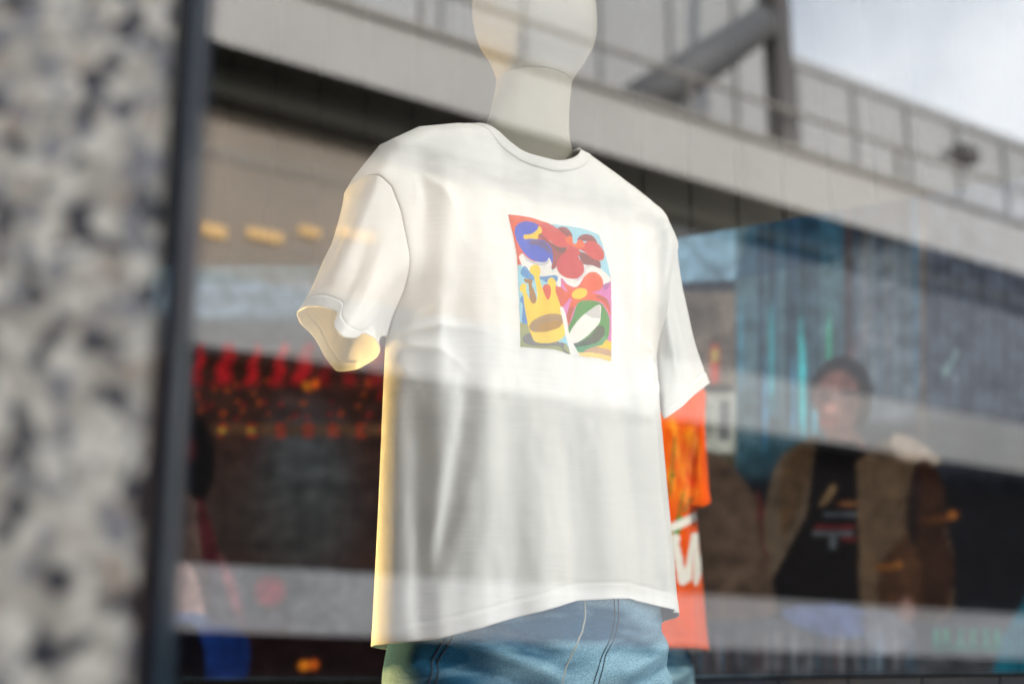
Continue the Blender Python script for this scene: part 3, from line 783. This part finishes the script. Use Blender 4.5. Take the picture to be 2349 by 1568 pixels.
# ------------------------------------------------------------------ video screen
def led_mat():
    m = bpy.data.materials.new('led_picture'); m.use_nodes = True; t = m.node_tree; p = t.nodes['Principled BSDF']
    p.inputs['Base Color'].default_value = (.0015, .0015, .002, 1); p.inputs['Roughness'].default_value = .6; p.inputs['Specular IOR Level'].default_value = .02
    a = N(t, 'ShaderNodeVertexColor', layer_name='paint')
    uv = N(t, 'ShaderNodeUVMap', uv_map='surf'); sp = N(t, 'ShaderNodeSeparateXYZ'); t.links.new(uv.outputs[0], sp.inputs[0])
    def wave(o, ph):
        m1 = N(t, 'ShaderNodeMath', operation='MULTIPLY'); m1.inputs[1].default_value = 2*math.pi/.0066; t.links.new(o, m1.inputs[0])
        m2 = N(t, 'ShaderNodeMath', operation='SINE'); t.links.new(m1.outputs[0], m2.inputs[0])
        m3 = N(t, 'ShaderNodeMath', operation='MULTIPLY_ADD'); m3.inputs[1].default_value = .5; m3.inputs[2].default_value = .5; t.links.new(m2.outputs[0], m3.inputs[0]); return m3.outputs[0]
    mu_ = N(t, 'ShaderNodeMath', operation='MULTIPLY'); t.links.new(wave(sp.outputs[0], 0), mu_.inputs[0]); t.links.new(wave(sp.outputs[1], 0), mu_.inputs[1])
    ms = N(t, 'ShaderNodeMath', operation='MULTIPLY_ADD'); ms.inputs[1].default_value = 2.6; ms.inputs[2].default_value = .35; t.links.new(mu_.outputs[0], ms.inputs[0])
    mm = N(t, 'ShaderNodeMath', operation='MULTIPLY'); mm.inputs[1].default_value = LEDK; t.links.new(ms.outputs[0], mm.inputs[0])
    t.links.new(a.outputs[0], p.inputs['Emission Color']); t.links.new(mm.outputs[0], p.inputs['Emission Strength'])
    return m
LEDK = 1.1
M_led = led_mat()
def screen_left(x, y):
    r = Raster(x, y, (48, 27, 21))
    r.band(300, 1300, 560, 640, (112,140,150)); r.band(300, 1300, 630, 735, (150,170,186), sy=22)
    r.band(300, 1300, 612, 655, (96,128,138), sx=40, a=.6, slope=-.02)
    r.band(300, 1300, 735, 800, (98,98,102), sy=20); 
    r.band(300, 1300, 1000, 1290, (46,30,25), sy=60)
    r.ell(700, 1130, 95, 170, (62,66,68), soft=.7); r.ell(640, 1200, 200, 110, (46,43,40), soft=.8, a=.6)
    for i, xx in enumerate([455, 521, 585, 645, 700, 755, 812, 868]):
        t = np.clip((y-775)/110, 0, 1)
        cx = xx+10-24*t; wdt = 8+7*t+3*math.sin(i*2)
        k = .85*(1-sstep(wdt*.3, wdt*1.8, np.abs(x-cx+4*np.sin(y*.12+i))))*sstep(778, 792, y)*(1-sstep(868, 895, y))*(1 if i < 5 else .55)
        r.c = r.c*(1-k[:, None])+srgb(158,24,30)*k[:, None]
    rs = random.Random(3)
    for _ in range(46): r.ell(rs.uniform(440, 880), rs.uniform(870, 960), rs.uniform(3, 8), rs.uniform(3, 7), rs.choice([(150,26,30),(120,24,26),(170,70,20)]), soft=.6, a=.6)
    r.ell(703, 884, 9, 8, (206,120,30), soft=.5); r.ell(723, 880, 8, 10, (226,96,30), soft=.5)
    r.band(440, 1100, 972, 998, (86,58,36), sy=6, a=.6)
    glyph = {'P': ['110','101','110','100','100'], 'E': ['111','100','110','100','111'], 'S': ['111','100','111','001','111'], 'O': ['111','101','101','101','111'], 'R': ['110','101','110','101','101']}
    for i, (ch, xx) in enumerate(zip('PESOREP', [512, 578, 642, 706, 765, 828, 886])):
        for a, row in enumerate(glyph[ch]):
            for b_, q in enumerate(row):
                if q == '1': r.band(xx+b_*7-9, xx+b_*7-3, 972+a*6, 977+a*6, (164,44,26) if a != 2 or i > 1 else (200,190,60), sx=2, sy=2)
    r.ell(450, 1055, 44, 102, (3,3,5), soft=.15); r.ell(428, 1030, 18, 30, (70,20,22), soft=.5)
    r.poly([(380,1130),(450,1150),(478,1250),(490,1400),(380,1400)], (74,58,52)); r.poly([(452,1140),(485,1200),(510,1320),(470,1310)], (60,20,24))
    r.poly([(395,1300),(440,1300),(470,1400),(455,1410),(380,1410)], (150,120,112)); r.poly([(380,1405),(480,1410),(500,1445),(380,1445)], (80,90,120))
    r.band(660, 1300, 1300, 1450, (74,74,76), sx=14, sy=12, slope=.05)
    r.band(480, 660, 1300, 1440, (70,66,70), sx=20, sy=12)
    r.poly([(560,1300),(690,1310),(685,1380),(590,1410),(560,1350)], (52,56,54)); r.ell(620, 1355, 34, 34, (118,38,48), soft=.4); r.ell(530, 1350, 12, 70, (120,76,80), rot=-18, soft=.4)
    n = np.array([noise.noise(Vector((a*.06, b*.06, 0))) for a, b in zip(x, y)]); k = ((y > 1300) & (y < 1450))
    r.c[k] *= (1+.35*n[k])[:, None]
    r.band(300, 1300, 1455, 1600, (24,14,14), sy=8); r.poly([(450,1440),(560,1450),(560,1560),(460,1560)], (14,40,92), a=.8)
    r.ell(697, 1526, 13, 11, (214,120,26), soft=.4); r.ell(719, 1524, 11, 11, (196,90,26), soft=.4)
    r.poly([(380,1440),(450,1440),(470,1560),(380,1560)], (10,8,12))
    r.c *= np.where(y < 790, .42, .8)[:, None]
    n2 = np.array([noise.noise(Vector((a*.012, b*.03, 5))) for a, b in zip(x, y)]); r.c *= (1+.4*n2)[:, None]
    return np.clip(r.c, 0, 1)
def screen_right(x, y):
    r = Raster(x, y, (34, 38, 46))
    # sky piece, brown wall, street goods
    r.poly([(1200,500),(1730,500),(1690,640),(1200,668)], (112,140,156), sm=False)
    r.band(1200, 1690, 668, 900, (104,92,82), sx=8, sy=6); r.band(1200, 1640, 690, 760, (84,74,66), sy=20)
    r.band(1630, 1650, 790, 880, (170,56,40), sx=6, sy=14); r.band(1634, 1646, 800, 830, (170,160,90), sx=4)
    r.band(1590, 1680, 882, 900, (22,20,20), sx=3, sy=3); r.band(1590, 1690, 900, 1040, (150,150,140), sy=6); r.band(1650, 1675, 920, 1010, (90,90,92), sx=5)
    r.band(1590, 1690, 1040, 1120, (60,54,40), sy=12); 
    # blue glass tower with vertical ribs
    r.band(1688, 1945, 500, 1100, (70,92,100), sx=4, sy=10)
    r.poly([(1726,470),(1960,470),(1960,590),(1690,640)], (10,56,78), sm=False, a=.7)
    for (cx, wdt, c) in [(1737,5,(12,26,52)),(1762,6,(14,24,44)),(1776,3,(30,60,80)),(1800,5,(10,22,44)),(1815,5,(22,40,70)),(1834,6,(10,22,40)),(1850,5,(18,30,50)),(1866,4,(12,24,44))]:
        r.band(cx+8-wdt, cx+8+wdt, 480, 990, c, sx=3, sy=40, a=.8)
    for (cx, y0, y1, c) in [(1770,720,930,(60,190,200)),(1838,740,960,(50,210,210)),(1844,800,1000,(60,200,210)),(1902,740,880,(60,210,150)),(1820,850,1400*.7,(60,160,200)),(1755,840,1050,(60,140,190)),(1870,900,1060,(90,190,210)),(1700,720,860,(70,150,180))]:
        r.band(cx-3, cx+3, y0, y1, c, sx=3, sy=50, a=.75)
    r.band(1690, 1940, 1010, 1250, (24,52,62), sy=30, a=.8)
    # trunk and branches
    r.band(1938, 1954, 470, 900, (62,40,36), sx=5, sy=20, a=.9)
    r.poly([(1950,800),(1985,730),(2010,690),(2018,700),(1990,760),(1965,830)], (96,60,50)); r.poly([(1960,770),(2030,760),(2060,800),(2030,790)], (88,60,50))
    r.band(1955, 2110, 560, 960, (92,100,108), sx=20, sy=40, a=.85)
    for q in range(9): r.band(1965+q*17, 1969+q*17+(q*7) % 4, 520, 940, [(60,76,92),(110,104,96),(120,130,136)][q % 3], sx=4, sy=40, a=.5)
    r.band(2110, 2125, 450, 1000, (96,84,74), sx=4, sy=30, a=.8); r.band(2090, 2110, 450, 900, (60,90,110), sx=8, sy=40, a=.6)
    r.band(2125, 2600, 420, 960, (62,66,76), sx=8, sy=30)
    for q in range(14): r.band(2135+q*26, 2141+q*26, 430, 940, (84,92,106), sx=5, sy=30, a=.55)
    r.poly([(2160,850),(2195,800),(2200,810),(2170,865)], (92,112,112)); r.ell(2195, 870, 4, 9, (90,104,110), soft=.5)
    r.band(1600, 2600, 1080, 1420, (6,8,13), sy=60, a=.97)
    # person in the picture: brown figure behind, then the man with open jacket
    r.poly([(1560,1060),(1640,1040),(1720,1120),(1760,1230),(1790,1400),(1560,1400)], (66,52,42)); r.poly([(1735,1120),(1765,1200),(1785,1300),(1750,1260)], (60,26,24))
    r.poly([(1860,900),(1875,850),(1915,818),(1965,825),(1998,870),(2000,930),(1975,975),(1900,990)], (34,28,26))
    r.poly([(1868,905),(1895,858),(1940,850),(1968,890),(1965,950),(1945,1000),(1910,1010),(1880,975)], (98,66,60))
    r.ell(1890, 905, 18, 7, (40,26,26), soft=.5); r.ell(1948, 902, 22, 8, (36,24,24), soft=.5); r.ell(1905, 935, 14, 12, (150,100,92), soft=.5); r.ell(1900, 968, 20, 6, (120,64,62), soft=.4)
    r.poly([(1905,990),(1960,985),(1985,1040),(1900,1040)], (90,62,54))
    jk = (70,55,41); jd = (38,22,14)
    r.poly([(1850,1005),(1880,1000),(1890,1060),(1870,1150),(1810,1290),(1780,1330),(1765,1280),(1750,1220),(1765,1120),(1790,1050)], (72,60,48))
    r.poly([(1800,1060),(1860,1020),(1850,1120),(1800,1230),(1790,1150)], (62,46,31))
    r.poly([(1870,1010),(1960,1010),(2000,1050),(1985,1420),(1790,1420),(1770,1330),(1850,1180)], (5,5,7), sm=False)
    r.poly([(1965,1060),(2020,1010),(2070,1000),(2140,1040),(2160,1120),(2170,1210),(2190,1280),(2185,1400),(2150,1440),(2040,1450),(1975,1440)], jk, sm=False)
    r.poly([(2048,1000),(2085,1000),(2140,1035),(2150,1065),(2060,1050)], (128,112,98))
    r.poly([(2110,1060),(2160,1100),(2170,1220),(2190,1300),(2170,1400),(2120,1400),(2085,1250)], jd)
    r.poly([(2020,1300),(2090,1220),(2110,1300),(2120,1420),(2030,1430)], (54,34,21)); r.poly([(2080,1170),(2100,1060),(2112,1100),(2098,1260)], (26,18,18))
    r.ell(2185, 1180, 12, 10, (110,62,24), soft=.5); r.ell(2150, 1190, 30, 8, (74,42,20), soft=.6); r.ell(2030, 1300, 24, 8, (104,62,28), soft=.5); r.ell(2060, 1295, 10, 8, (120,74,34), soft=.5)
    for (a, b_, c_, d_, cc) in [(1890,1965,1176,1182,(72,76,82)),(1870,1962,1205,1212,(84,24,28)),(1865,1958,1219,1226,(74,78,82)),(1905,1918,1228,1258,(74,78,82)),(1930,1965,1230,1240,(76,24,26))]: r.band(a, b_, c_, d_, cc, sx=4, sy=3)
    r.poly([(1888,1140),(1910,1110),(1918,1120),(1900,1150),(1880,1160)], (84,66,46)); r.ell(1945, 1155, 22, 6, (96,60,36), soft=.5)
    # bonnet, street things at the bottom
    r.band(1560, 2600, 1420, 1560, (52,54,58), sy=14); r.poly([(1795,1398),(1900,1385),(1990,1402),(2000,1450),(1920,1462),(1840,1440)], (58,72,108))
    r.poly([(1985,1400),(2060,1410),(2100,1460),(2040,1500),(1990,1470)], (84,84,92)); r.ell(2080, 1400, 18, 26, (118,90,84), soft=.5, a=.7)
    rs = random.Random(6)
    for _ in range(34):
        cx = rs.uniform(1600, 2100); r.band(cx-3, cx+3, 1450, 1540, rs.choice([(120,124,130),(90,60,54),(60,90,110),(110,110,112)]), sx=3, sy=12, a=.5)
    r.poly([(2300,1460),(2380,1330),(2500,1300),(2500,1540),(2280,1540)], (20,80,96), sm=False)
    for i, cx in enumerate([2142, 2166, 2198, 2228, 2256, 2282]):
        r.band(cx, cx+11, 1440, 1492, (14,104,86), sx=3, sy=4); 
    r.band(2142, 2290, 1476, 1492, (10,66,58), sx=4, sy=4, slope=.02)
    n2 = np.array([noise.noise(Vector((a*.02, b*.012, 9))) for a, b in zip(x, y)]); r.c *= (1+.35*n2)[:, None]
    return np.clip(r.c, 0, 1)
zt = at(600, 607, 2.70).z; zb = at(600, 1557, 2.70).z
A1 = np.array([.045, 2.70]); dirB = np.array([math.cos(R(-30.5)), math.sin(R(-30.5))]); A2 = A1+dirB*1.95
scr = thing('video_screen', 'wide LED video wall behind the mannequins showing a street with passers-by', 'screen', (A1[0], A1[1], zb))
def facet(name, p0, p1, nx, ny, painter, lbl):
    U, W_ = np.meshgrid(np.linspace(0, 1, nx), np.linspace(0, 1, ny))
    X = p0[0]+(p1[0]-p0[0])*U; Yw = p0[1]+(p1[1]-p0[1])*U; Z = zb+(zt-zb)*W_
    P = np.stack([X, Yw, Z], -1).reshape(-1, 3); px, py = to_px(P)
    C = painter(px, py).reshape(ny, nx, 3)
    for _ in range(2):
        C = .5*C+.25*(np.roll(C, 1, 1)+np.roll(C, -1, 1)); C = .5*C+.25*(np.roll(C, 1, 0)+np.roll(C, -1, 0))
    C = C.reshape(-1, 3)
    gr = .3*np.array([noise.noise(Vector((a*.09, b*.09, 2))) for a, b in zip(px, py)]); g2 = np.array([noise.noise(Vector((a*.03, b*.03, 7))) for a, b in zip(px, py)])
    C = np.clip(C*(1+.55*gr+.45*g2)[:, None], 0, 1)
    Lg = np.linalg.norm(p1-p0)
    uv = np.stack([U.ravel()*Lg, W_.ravel()*(zt-zb)], -1)
    o = mesh_obj(name, P-np.array([A1[0], A1[1], zb]), grid_faces(ny, nx), M_led, scr, smooth=False, cols=C, uvs=uv); o['label'] = lbl; return o
facet('display', np.array([-1.15, 2.70]), A1, 300, 260, screen_left, 'left display with red lanterns over a dark market street')
facet('display', A1, A2, 420, 260, screen_right, 'angled right display with a man in an open khaki jacket before a blue glass tower')
nB = np.array([-dirB[1], dirB[0]])
bm = bmesh.new(); ox = Vector((A1[0], A1[1], zb)); hh = zt-zb
def pl(p0, p1, nrm, t0, t1, z0, z1):
    q = [Vector((p0[0]+nrm[0]*t0, p0[1]+nrm[1]*t0, z0)), Vector((p1[0]+nrm[0]*t0, p1[1]+nrm[1]*t0, z0)), Vector((p1[0]+nrm[0]*t1, p1[1]+nrm[1]*t1, z0)), Vector((p0[0]+nrm[0]*t1, p0[1]+nrm[1]*t1, z0))]
    add_hex(bm, [v-Vector((A1[0], A1[1], 0)) for v in q]+[v-Vector((A1[0], A1[1], 0))+Vector((0, 0, z1-z0)) for v in q])
pl((-2.9, 2.70), (A1[0], 2.70), (0, 1), .003, .05, 0, hh); bm_obj('cabinet', bm, M_black, scr)
bm = bmesh.new(); pl(A1, A2, nB, .003, .05, 0, hh); bm_obj('cabinet', bm, M_black, scr)
# plinth under the angled screen
bm = bmesh.new(); Lx = 0
for i in range(12):
    a = A1+dirB*(i*.165); b_ = A1+dirB*(i*.165+.161)
    q = [(a[0], a[1]-.004), (b_[0], b_[1]-.004), (b_[0]+nB[0]*.05, b_[1]+nB[1]*.05), (a[0]+nB[0]*.05, a[1]+nB[1]*.05)]
    add_hex(bm, [(*p, .60) for p in q]+[(*p, zb-.006) for p in q])
pt = bm_obj('tiled_plinth', bm, M_tile); tag(pt, 'low blue grey tiled plinth under the angled part of the video screen', 'plinth')

# ------------------------------------------------------------------ warm shop lamp and added fill lamps, all out of the picture
def shop_lamp(label, loc, target, color, power, size, blend=.4, floor=False):
    t = thing('spotlight', label, 'spotlight', loc, 0, 'spotlights of the shop')
    d = (Vector(target)-Vector(loc)).normalized(); q = d.to_track_quat('-Z', 'Y')
    bm = bmesh.new(); bmesh.ops.create_cone(bm, cap_ends=False, segments=32, radius1=size*.55, radius2=size*.35, depth=.12, matrix=Matrix.Translation(d*-.02) @ q.to_matrix().to_4x4())
    bm_obj('lamp_housing', bm, M_black, t, True)
    bm = bmesh.new(); tube(bm, [d*-.06, (0, 0, (.60 if floor else 3.62)-loc[2])], .012); bm_obj('lamp_stem', bm, M_black, t, True)
    ld = bpy.data.lights.new('lamp_light', 'AREA'); ld.shape = 'DISK'; ld.size = size; ld.energy = power; ld.color = color; ld.spread = R(110)
    lo = bpy.data.objects.new('lamp_light', ld); link(lo, t); lo.rotation_euler = q.to_euler(); lo.location = d*.05
    return t
shop_lamp('warm uplight on the floor left of the front mannequin', (-1.04, 1.56, 1.12), (-.15, 1.2, 1.66), (1, .64, .22), 15, .12, floor=True)
shop_lamp('added neutral fill lamp above the right part of the window', (.85, .12, 3.3), (.05, 1.2, 1.75), (1, .97, .92), 2.4, .5)  # unseen fill, added to brighten the white shirt
shop_lamp('added neutral fill lamp above the left part of the window', (-.35, .05, 3.4), (.05, 1.2, 1.75), (1, .96, .90), 5.5, .4)  # second added fill, for the left of the white shirt
jl = thing('fill_strip', 'added upright fill light at the right side of the shop window', 'fill light', (1.30, GY+.20, 1.66))  # unseen lamp added to light the shirt front evenly
bm = bmesh.new(); box(bm, -.03, .03, -.03, .03, -.9, .9); bevel(bm, .004); bm_obj('profile', bm, M_black, jl)
ld = bpy.data.lights.new('fill_lamp', 'AREA'); ld.shape = 'RECTANGLE'; ld.size = .30; ld.size_y = 1.9; ld.energy = 14.3; ld.color = (1, .985, .965); ld.spread = R(130)
lo = bpy.data.objects.new('fill_lamp', ld); link(lo, jl)
d_ = Vector((.05-1.30, 1.15-GY-.20, 0)).normalized(); lo.location = d_*.04
lo.rotation_euler = Matrix((Vector((0, 0, 1)).cross(-d_), (0, 0, 1), -d_)).transposed().to_euler()
shop_lamp('added warm fill lamp over the orange shirt', (1.4, 1.5, 3.3), (.4, 2.2, 1.7), (1, .9, .75), 14, .2)  # added to brighten the orange cloth

# ------------------------------------------------------------------ the street the window mirrors
def ST(a, b, h):
    """street frame: a along the elevated road, b away from the shop, h above eye height"""
    return Vector((a*.809-b*.588, 2*GY-(-1+12.9+a*.588+b*.809), H+h))
def px_ab(px, py, b):
    u = (px-1174.5)/FPX; v = (784-py)/FPX; c, s = math.cos(R(PITCH)), math.sin(R(PITCH))
    d = Vector((u, c-v*s, s+v*c))
    # camera + k d on plane b
    k = (12.9*.809+b)/( -d.x*.588+d.y*.809); X, Yv = d.x*k, d.y*k-12.9
    return (X*.809+Yv*.588, b, d.z*k)
def sbox(bm, a0, a1, b0, b1, h0, h1):
    add_hex(bm, [ST(a0,b0,h0), ST(a1,b0,h0), ST(a1,b1,h0), ST(a0,b1,h0), ST(a0,b0,h1), ST(a1,b0,h1), ST(a1,b1,h1), ST(a0,b1,h1)])
GZ = -H
bm = bmesh.new(); s_ = 400
for q in [[(-s_,-s_,0),(s_,-s_,0),(s_,s_,0),(-s_,s_,0)]]: bm.faces.new([bm.verts.new(p) for p in q])
o = bm_obj('street_ground', bm, M_asphalt); o['kind'] = 'structure'
bm = bmesh.new(); box(bm, -14, 14, -3.2, GY-.06, -.05, .12)
o = bm_obj('pavement', bm, M_paving); o['kind'] = 'structure'

via = thing('elevated_road', 'elevated road with pale fascia, underside darkened for shade and handrail', 'viaduct', ST(0, .6, 5.5))
VL = ST(0, .6, 5.5)
def sob(name, mt, boxes, parent, base, bw=0):
    bm = bmesh.new()
    for b_ in boxes: sbox(bm, *b_)
    for v in bm.verts: v.co -= base
    if bw: bevel(bm, bw, 1)
    return bm_obj(name, bm, mt, parent)
sob('fascia', M_concrete, [(a0, a0+3.19, 0, .30, 5.5, 6.17) for a0 in np.arange(-16, 34, 3.2)], via, VL)
sob('coping', M_rail, [(-16, 34, -.05, .32, 6.175, 6.24)], via, VL)
sob('deck', M_concrete, [(-16, 34, .305, 1.35, 5.62, 6.0)], via, VL)
sob('soffit', M_deckshade, [(-16, 34, .305, 1.35, 5.50, 5.615), (-16, 34, .006, .43, 5.482, 5.4975)], via, VL)  # second box: thin dark plate added as shade under the fascia
sob('handrail', M_rail, [(-16, 34, .10, .15, 6.74, 6.78)], via, VL)
for k in range(14):
    a0 = -15+k*3.5
    sob('railing_post', M_rail, [(a0, a0+.03, .10, .16, 6.245, 6.775)], via, VL)
sob('parapet_panel', M_whiteband, [(-16, 34, .6, .64, 6.245, 6.58)], via, VL)

# upper building
ub = thing('ribbed_building', 'grey metal clad building with vertical ribs rising behind the elevated road', 'building', ST(0, 4, -H))
UB = ST(0, 4, -H)
sob('wall', M_panel, [(5.6, 34, 1.75, 9, 5.0, 8.56)], ub, UB)
sob('tower_wall', M_panel, [(-18, 5.55, 1.75, 9, 5.0, 12.5)], ub, UB)
sob('parapet', M_panel, [(5.6, 34, 1.70, 1.745, 8.50, 8.62)], ub, UB)
for k in range(34):
    a0 = -17+k*1.15
    sob('rib', M_rib, [(a0, a0+.05, 1.66, 1.745, 5.0, 12.4 if a0 < 5.5 else 8.48)], ub, UB)
for (a0, h0) in ((2.6, 9.2), (.2, 9.2)):
    wv = sob('window', M_glassdark, [(a0, a0+1.6, 1.70, 1.745, h0, h0+1.5)], ub, UB)
    
# brown building under the deck
lb_ = thing('brown_building', 'brown rendered building below the elevated road with added warm glow boxes', 'building', ST(0, 5, -H))
LB = ST(0, 5, -H)
sob('shade_strip', M_deckshade, [(-16, 34, .33, .44, 5.17, 5.47)], lb_, LB)  # dark strip added as the deck's shadow along the wall top
sob('wall', M_brownwall, [(-16, 2.4, .575, 8, 3.56, 5.495)], lb_, LB)
sob('glass_wall', M_glassdark, [(2.41, 34, .455, 8, 3.50, 5.495)], lb_, LB)
sob('fascia_band', M_whiteband, [(-16, 34, .2, .45, 2.90, 3.52)], lb_, LB)
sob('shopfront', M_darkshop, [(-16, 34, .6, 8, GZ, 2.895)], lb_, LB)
for (xa, xb, yc, hh_) in [(455,520,519,.05),(570,650,529,.04),(690,735,524,.035),(780,860,528,.03)]:  # added glowing boxes stand in for warm lamps mirrored in the shop wall
    A_, B_ = px_ab(xa, yc, .53), px_ab(xb, yc, .53)
    sob('glow_box', M_warm, [(A_[0], B_[0], .53, .57, A_[2]-hh_, A_[2]+hh_)], lb_, LB)
me = text_mesh('DNO SUPERIOR SOCPTO OU', .15)
tx = bpy.data.objects.new('wall_lettering', me); link(tx, lb_); me.materials.append(M_rail)
p_ = ST(-2.3, .56, px_ab(620, 392, .56)[2])-LB; dv = (ST(1, 0, 0)-ST(0, 0, 0)).normalized()
tx.matrix_local = Matrix.Translation(p_) @ Matrix(((dv.x, 0, dv.y, 0), (dv.y, 0, -dv.x, 0), (0, 1, 0, 0), (0, 0, 0, 1)))

aw = thing('shop_awning', 'long pale awning over the dark shopfronts across the street', 'awning', ST(0, 1.2, .6))
AW = ST(0, 1.2, .6)
bm = bmesh.new()
add_hex(bm, [ST(-16,.05,.58), ST(34,.05,.58), ST(34,.10,.58), ST(-16,.10,.58), ST(-16,.20,1.10), ST(34,.20,1.10), ST(34,.59,1.16), ST(-16,.59,1.16)])
for v in bm.verts: v.co -= AW
bm_obj('canvas', bm, M_awning, aw)
for k in range(9):
    a0 = -14+k*5
    sob('support_arm', M_post, [(a0, a0+.05, .2, .59, .66, .72)], aw, AW)

# canopy post with diagonal brace, floodlight on the rail
pa = px_ab(1790, 200, .37)[0]
cp = thing('canopy_post', 'dark steel post with diagonal brace standing on the elevated road', 'post', ST(pa, .35, 6.2))
CP = ST(pa, .35, 6.2)
sob('upright', M_post, [(pa-.13, pa+.13, .25, .50, 6.25, 8.75)], cp, CP, .01)
bm = bmesh.new()
p1 = ST(*px_ab(1755, 45, .40)); p2 = ST(*px_ab(1390, 295, 1.0))
tube(bm, [p1-CP, p2-CP], [.20, .30], 20); bm_obj('diagonal_brace', bm, M_brace, cp, True)
bm = bmesh.new(); tube(bm, [ST(*px_ab(1772, 62, .30))-CP, ST(*px_ab(1590, 205, .75))-CP], [.10, .07], 12); bm_obj('brace_flange', bm, M_post, cp, True)
bm = bmesh.new(); p3 = ST(*px_ab(1700, 10, .4)); p4 = ST(*px_ab(1560, -20, .6))
tube(bm, [p1-CP, ST(*px_ab(1755, -260, .4))-CP], .10, 12); bm_obj('upper_arm', bm, M_post, cp, True)
fl = thing('floodlight', 'dark floodlight clamped to the handrail of the elevated road', 'floodlight', ST(*px_ab(2200, 355, .12)))
FLB = ST(*px_ab(2200, 355, .12)); a_, b_, h_ = px_ab(2200, 355, .12)
sob('lamp_head', M_post, [(a_-.05, a_+.30, b_-.12, b_+.10, h_-.08, h_+.14)], fl, FLB, .02)
sob('bracket', M_post, [(a_-.35, a_-.05, b_-.03, b_+.03, h_-.09, h_-.02)], fl, FLB)
print('verts', sum(len(m.vertices) for m in bpy.data.meshes))
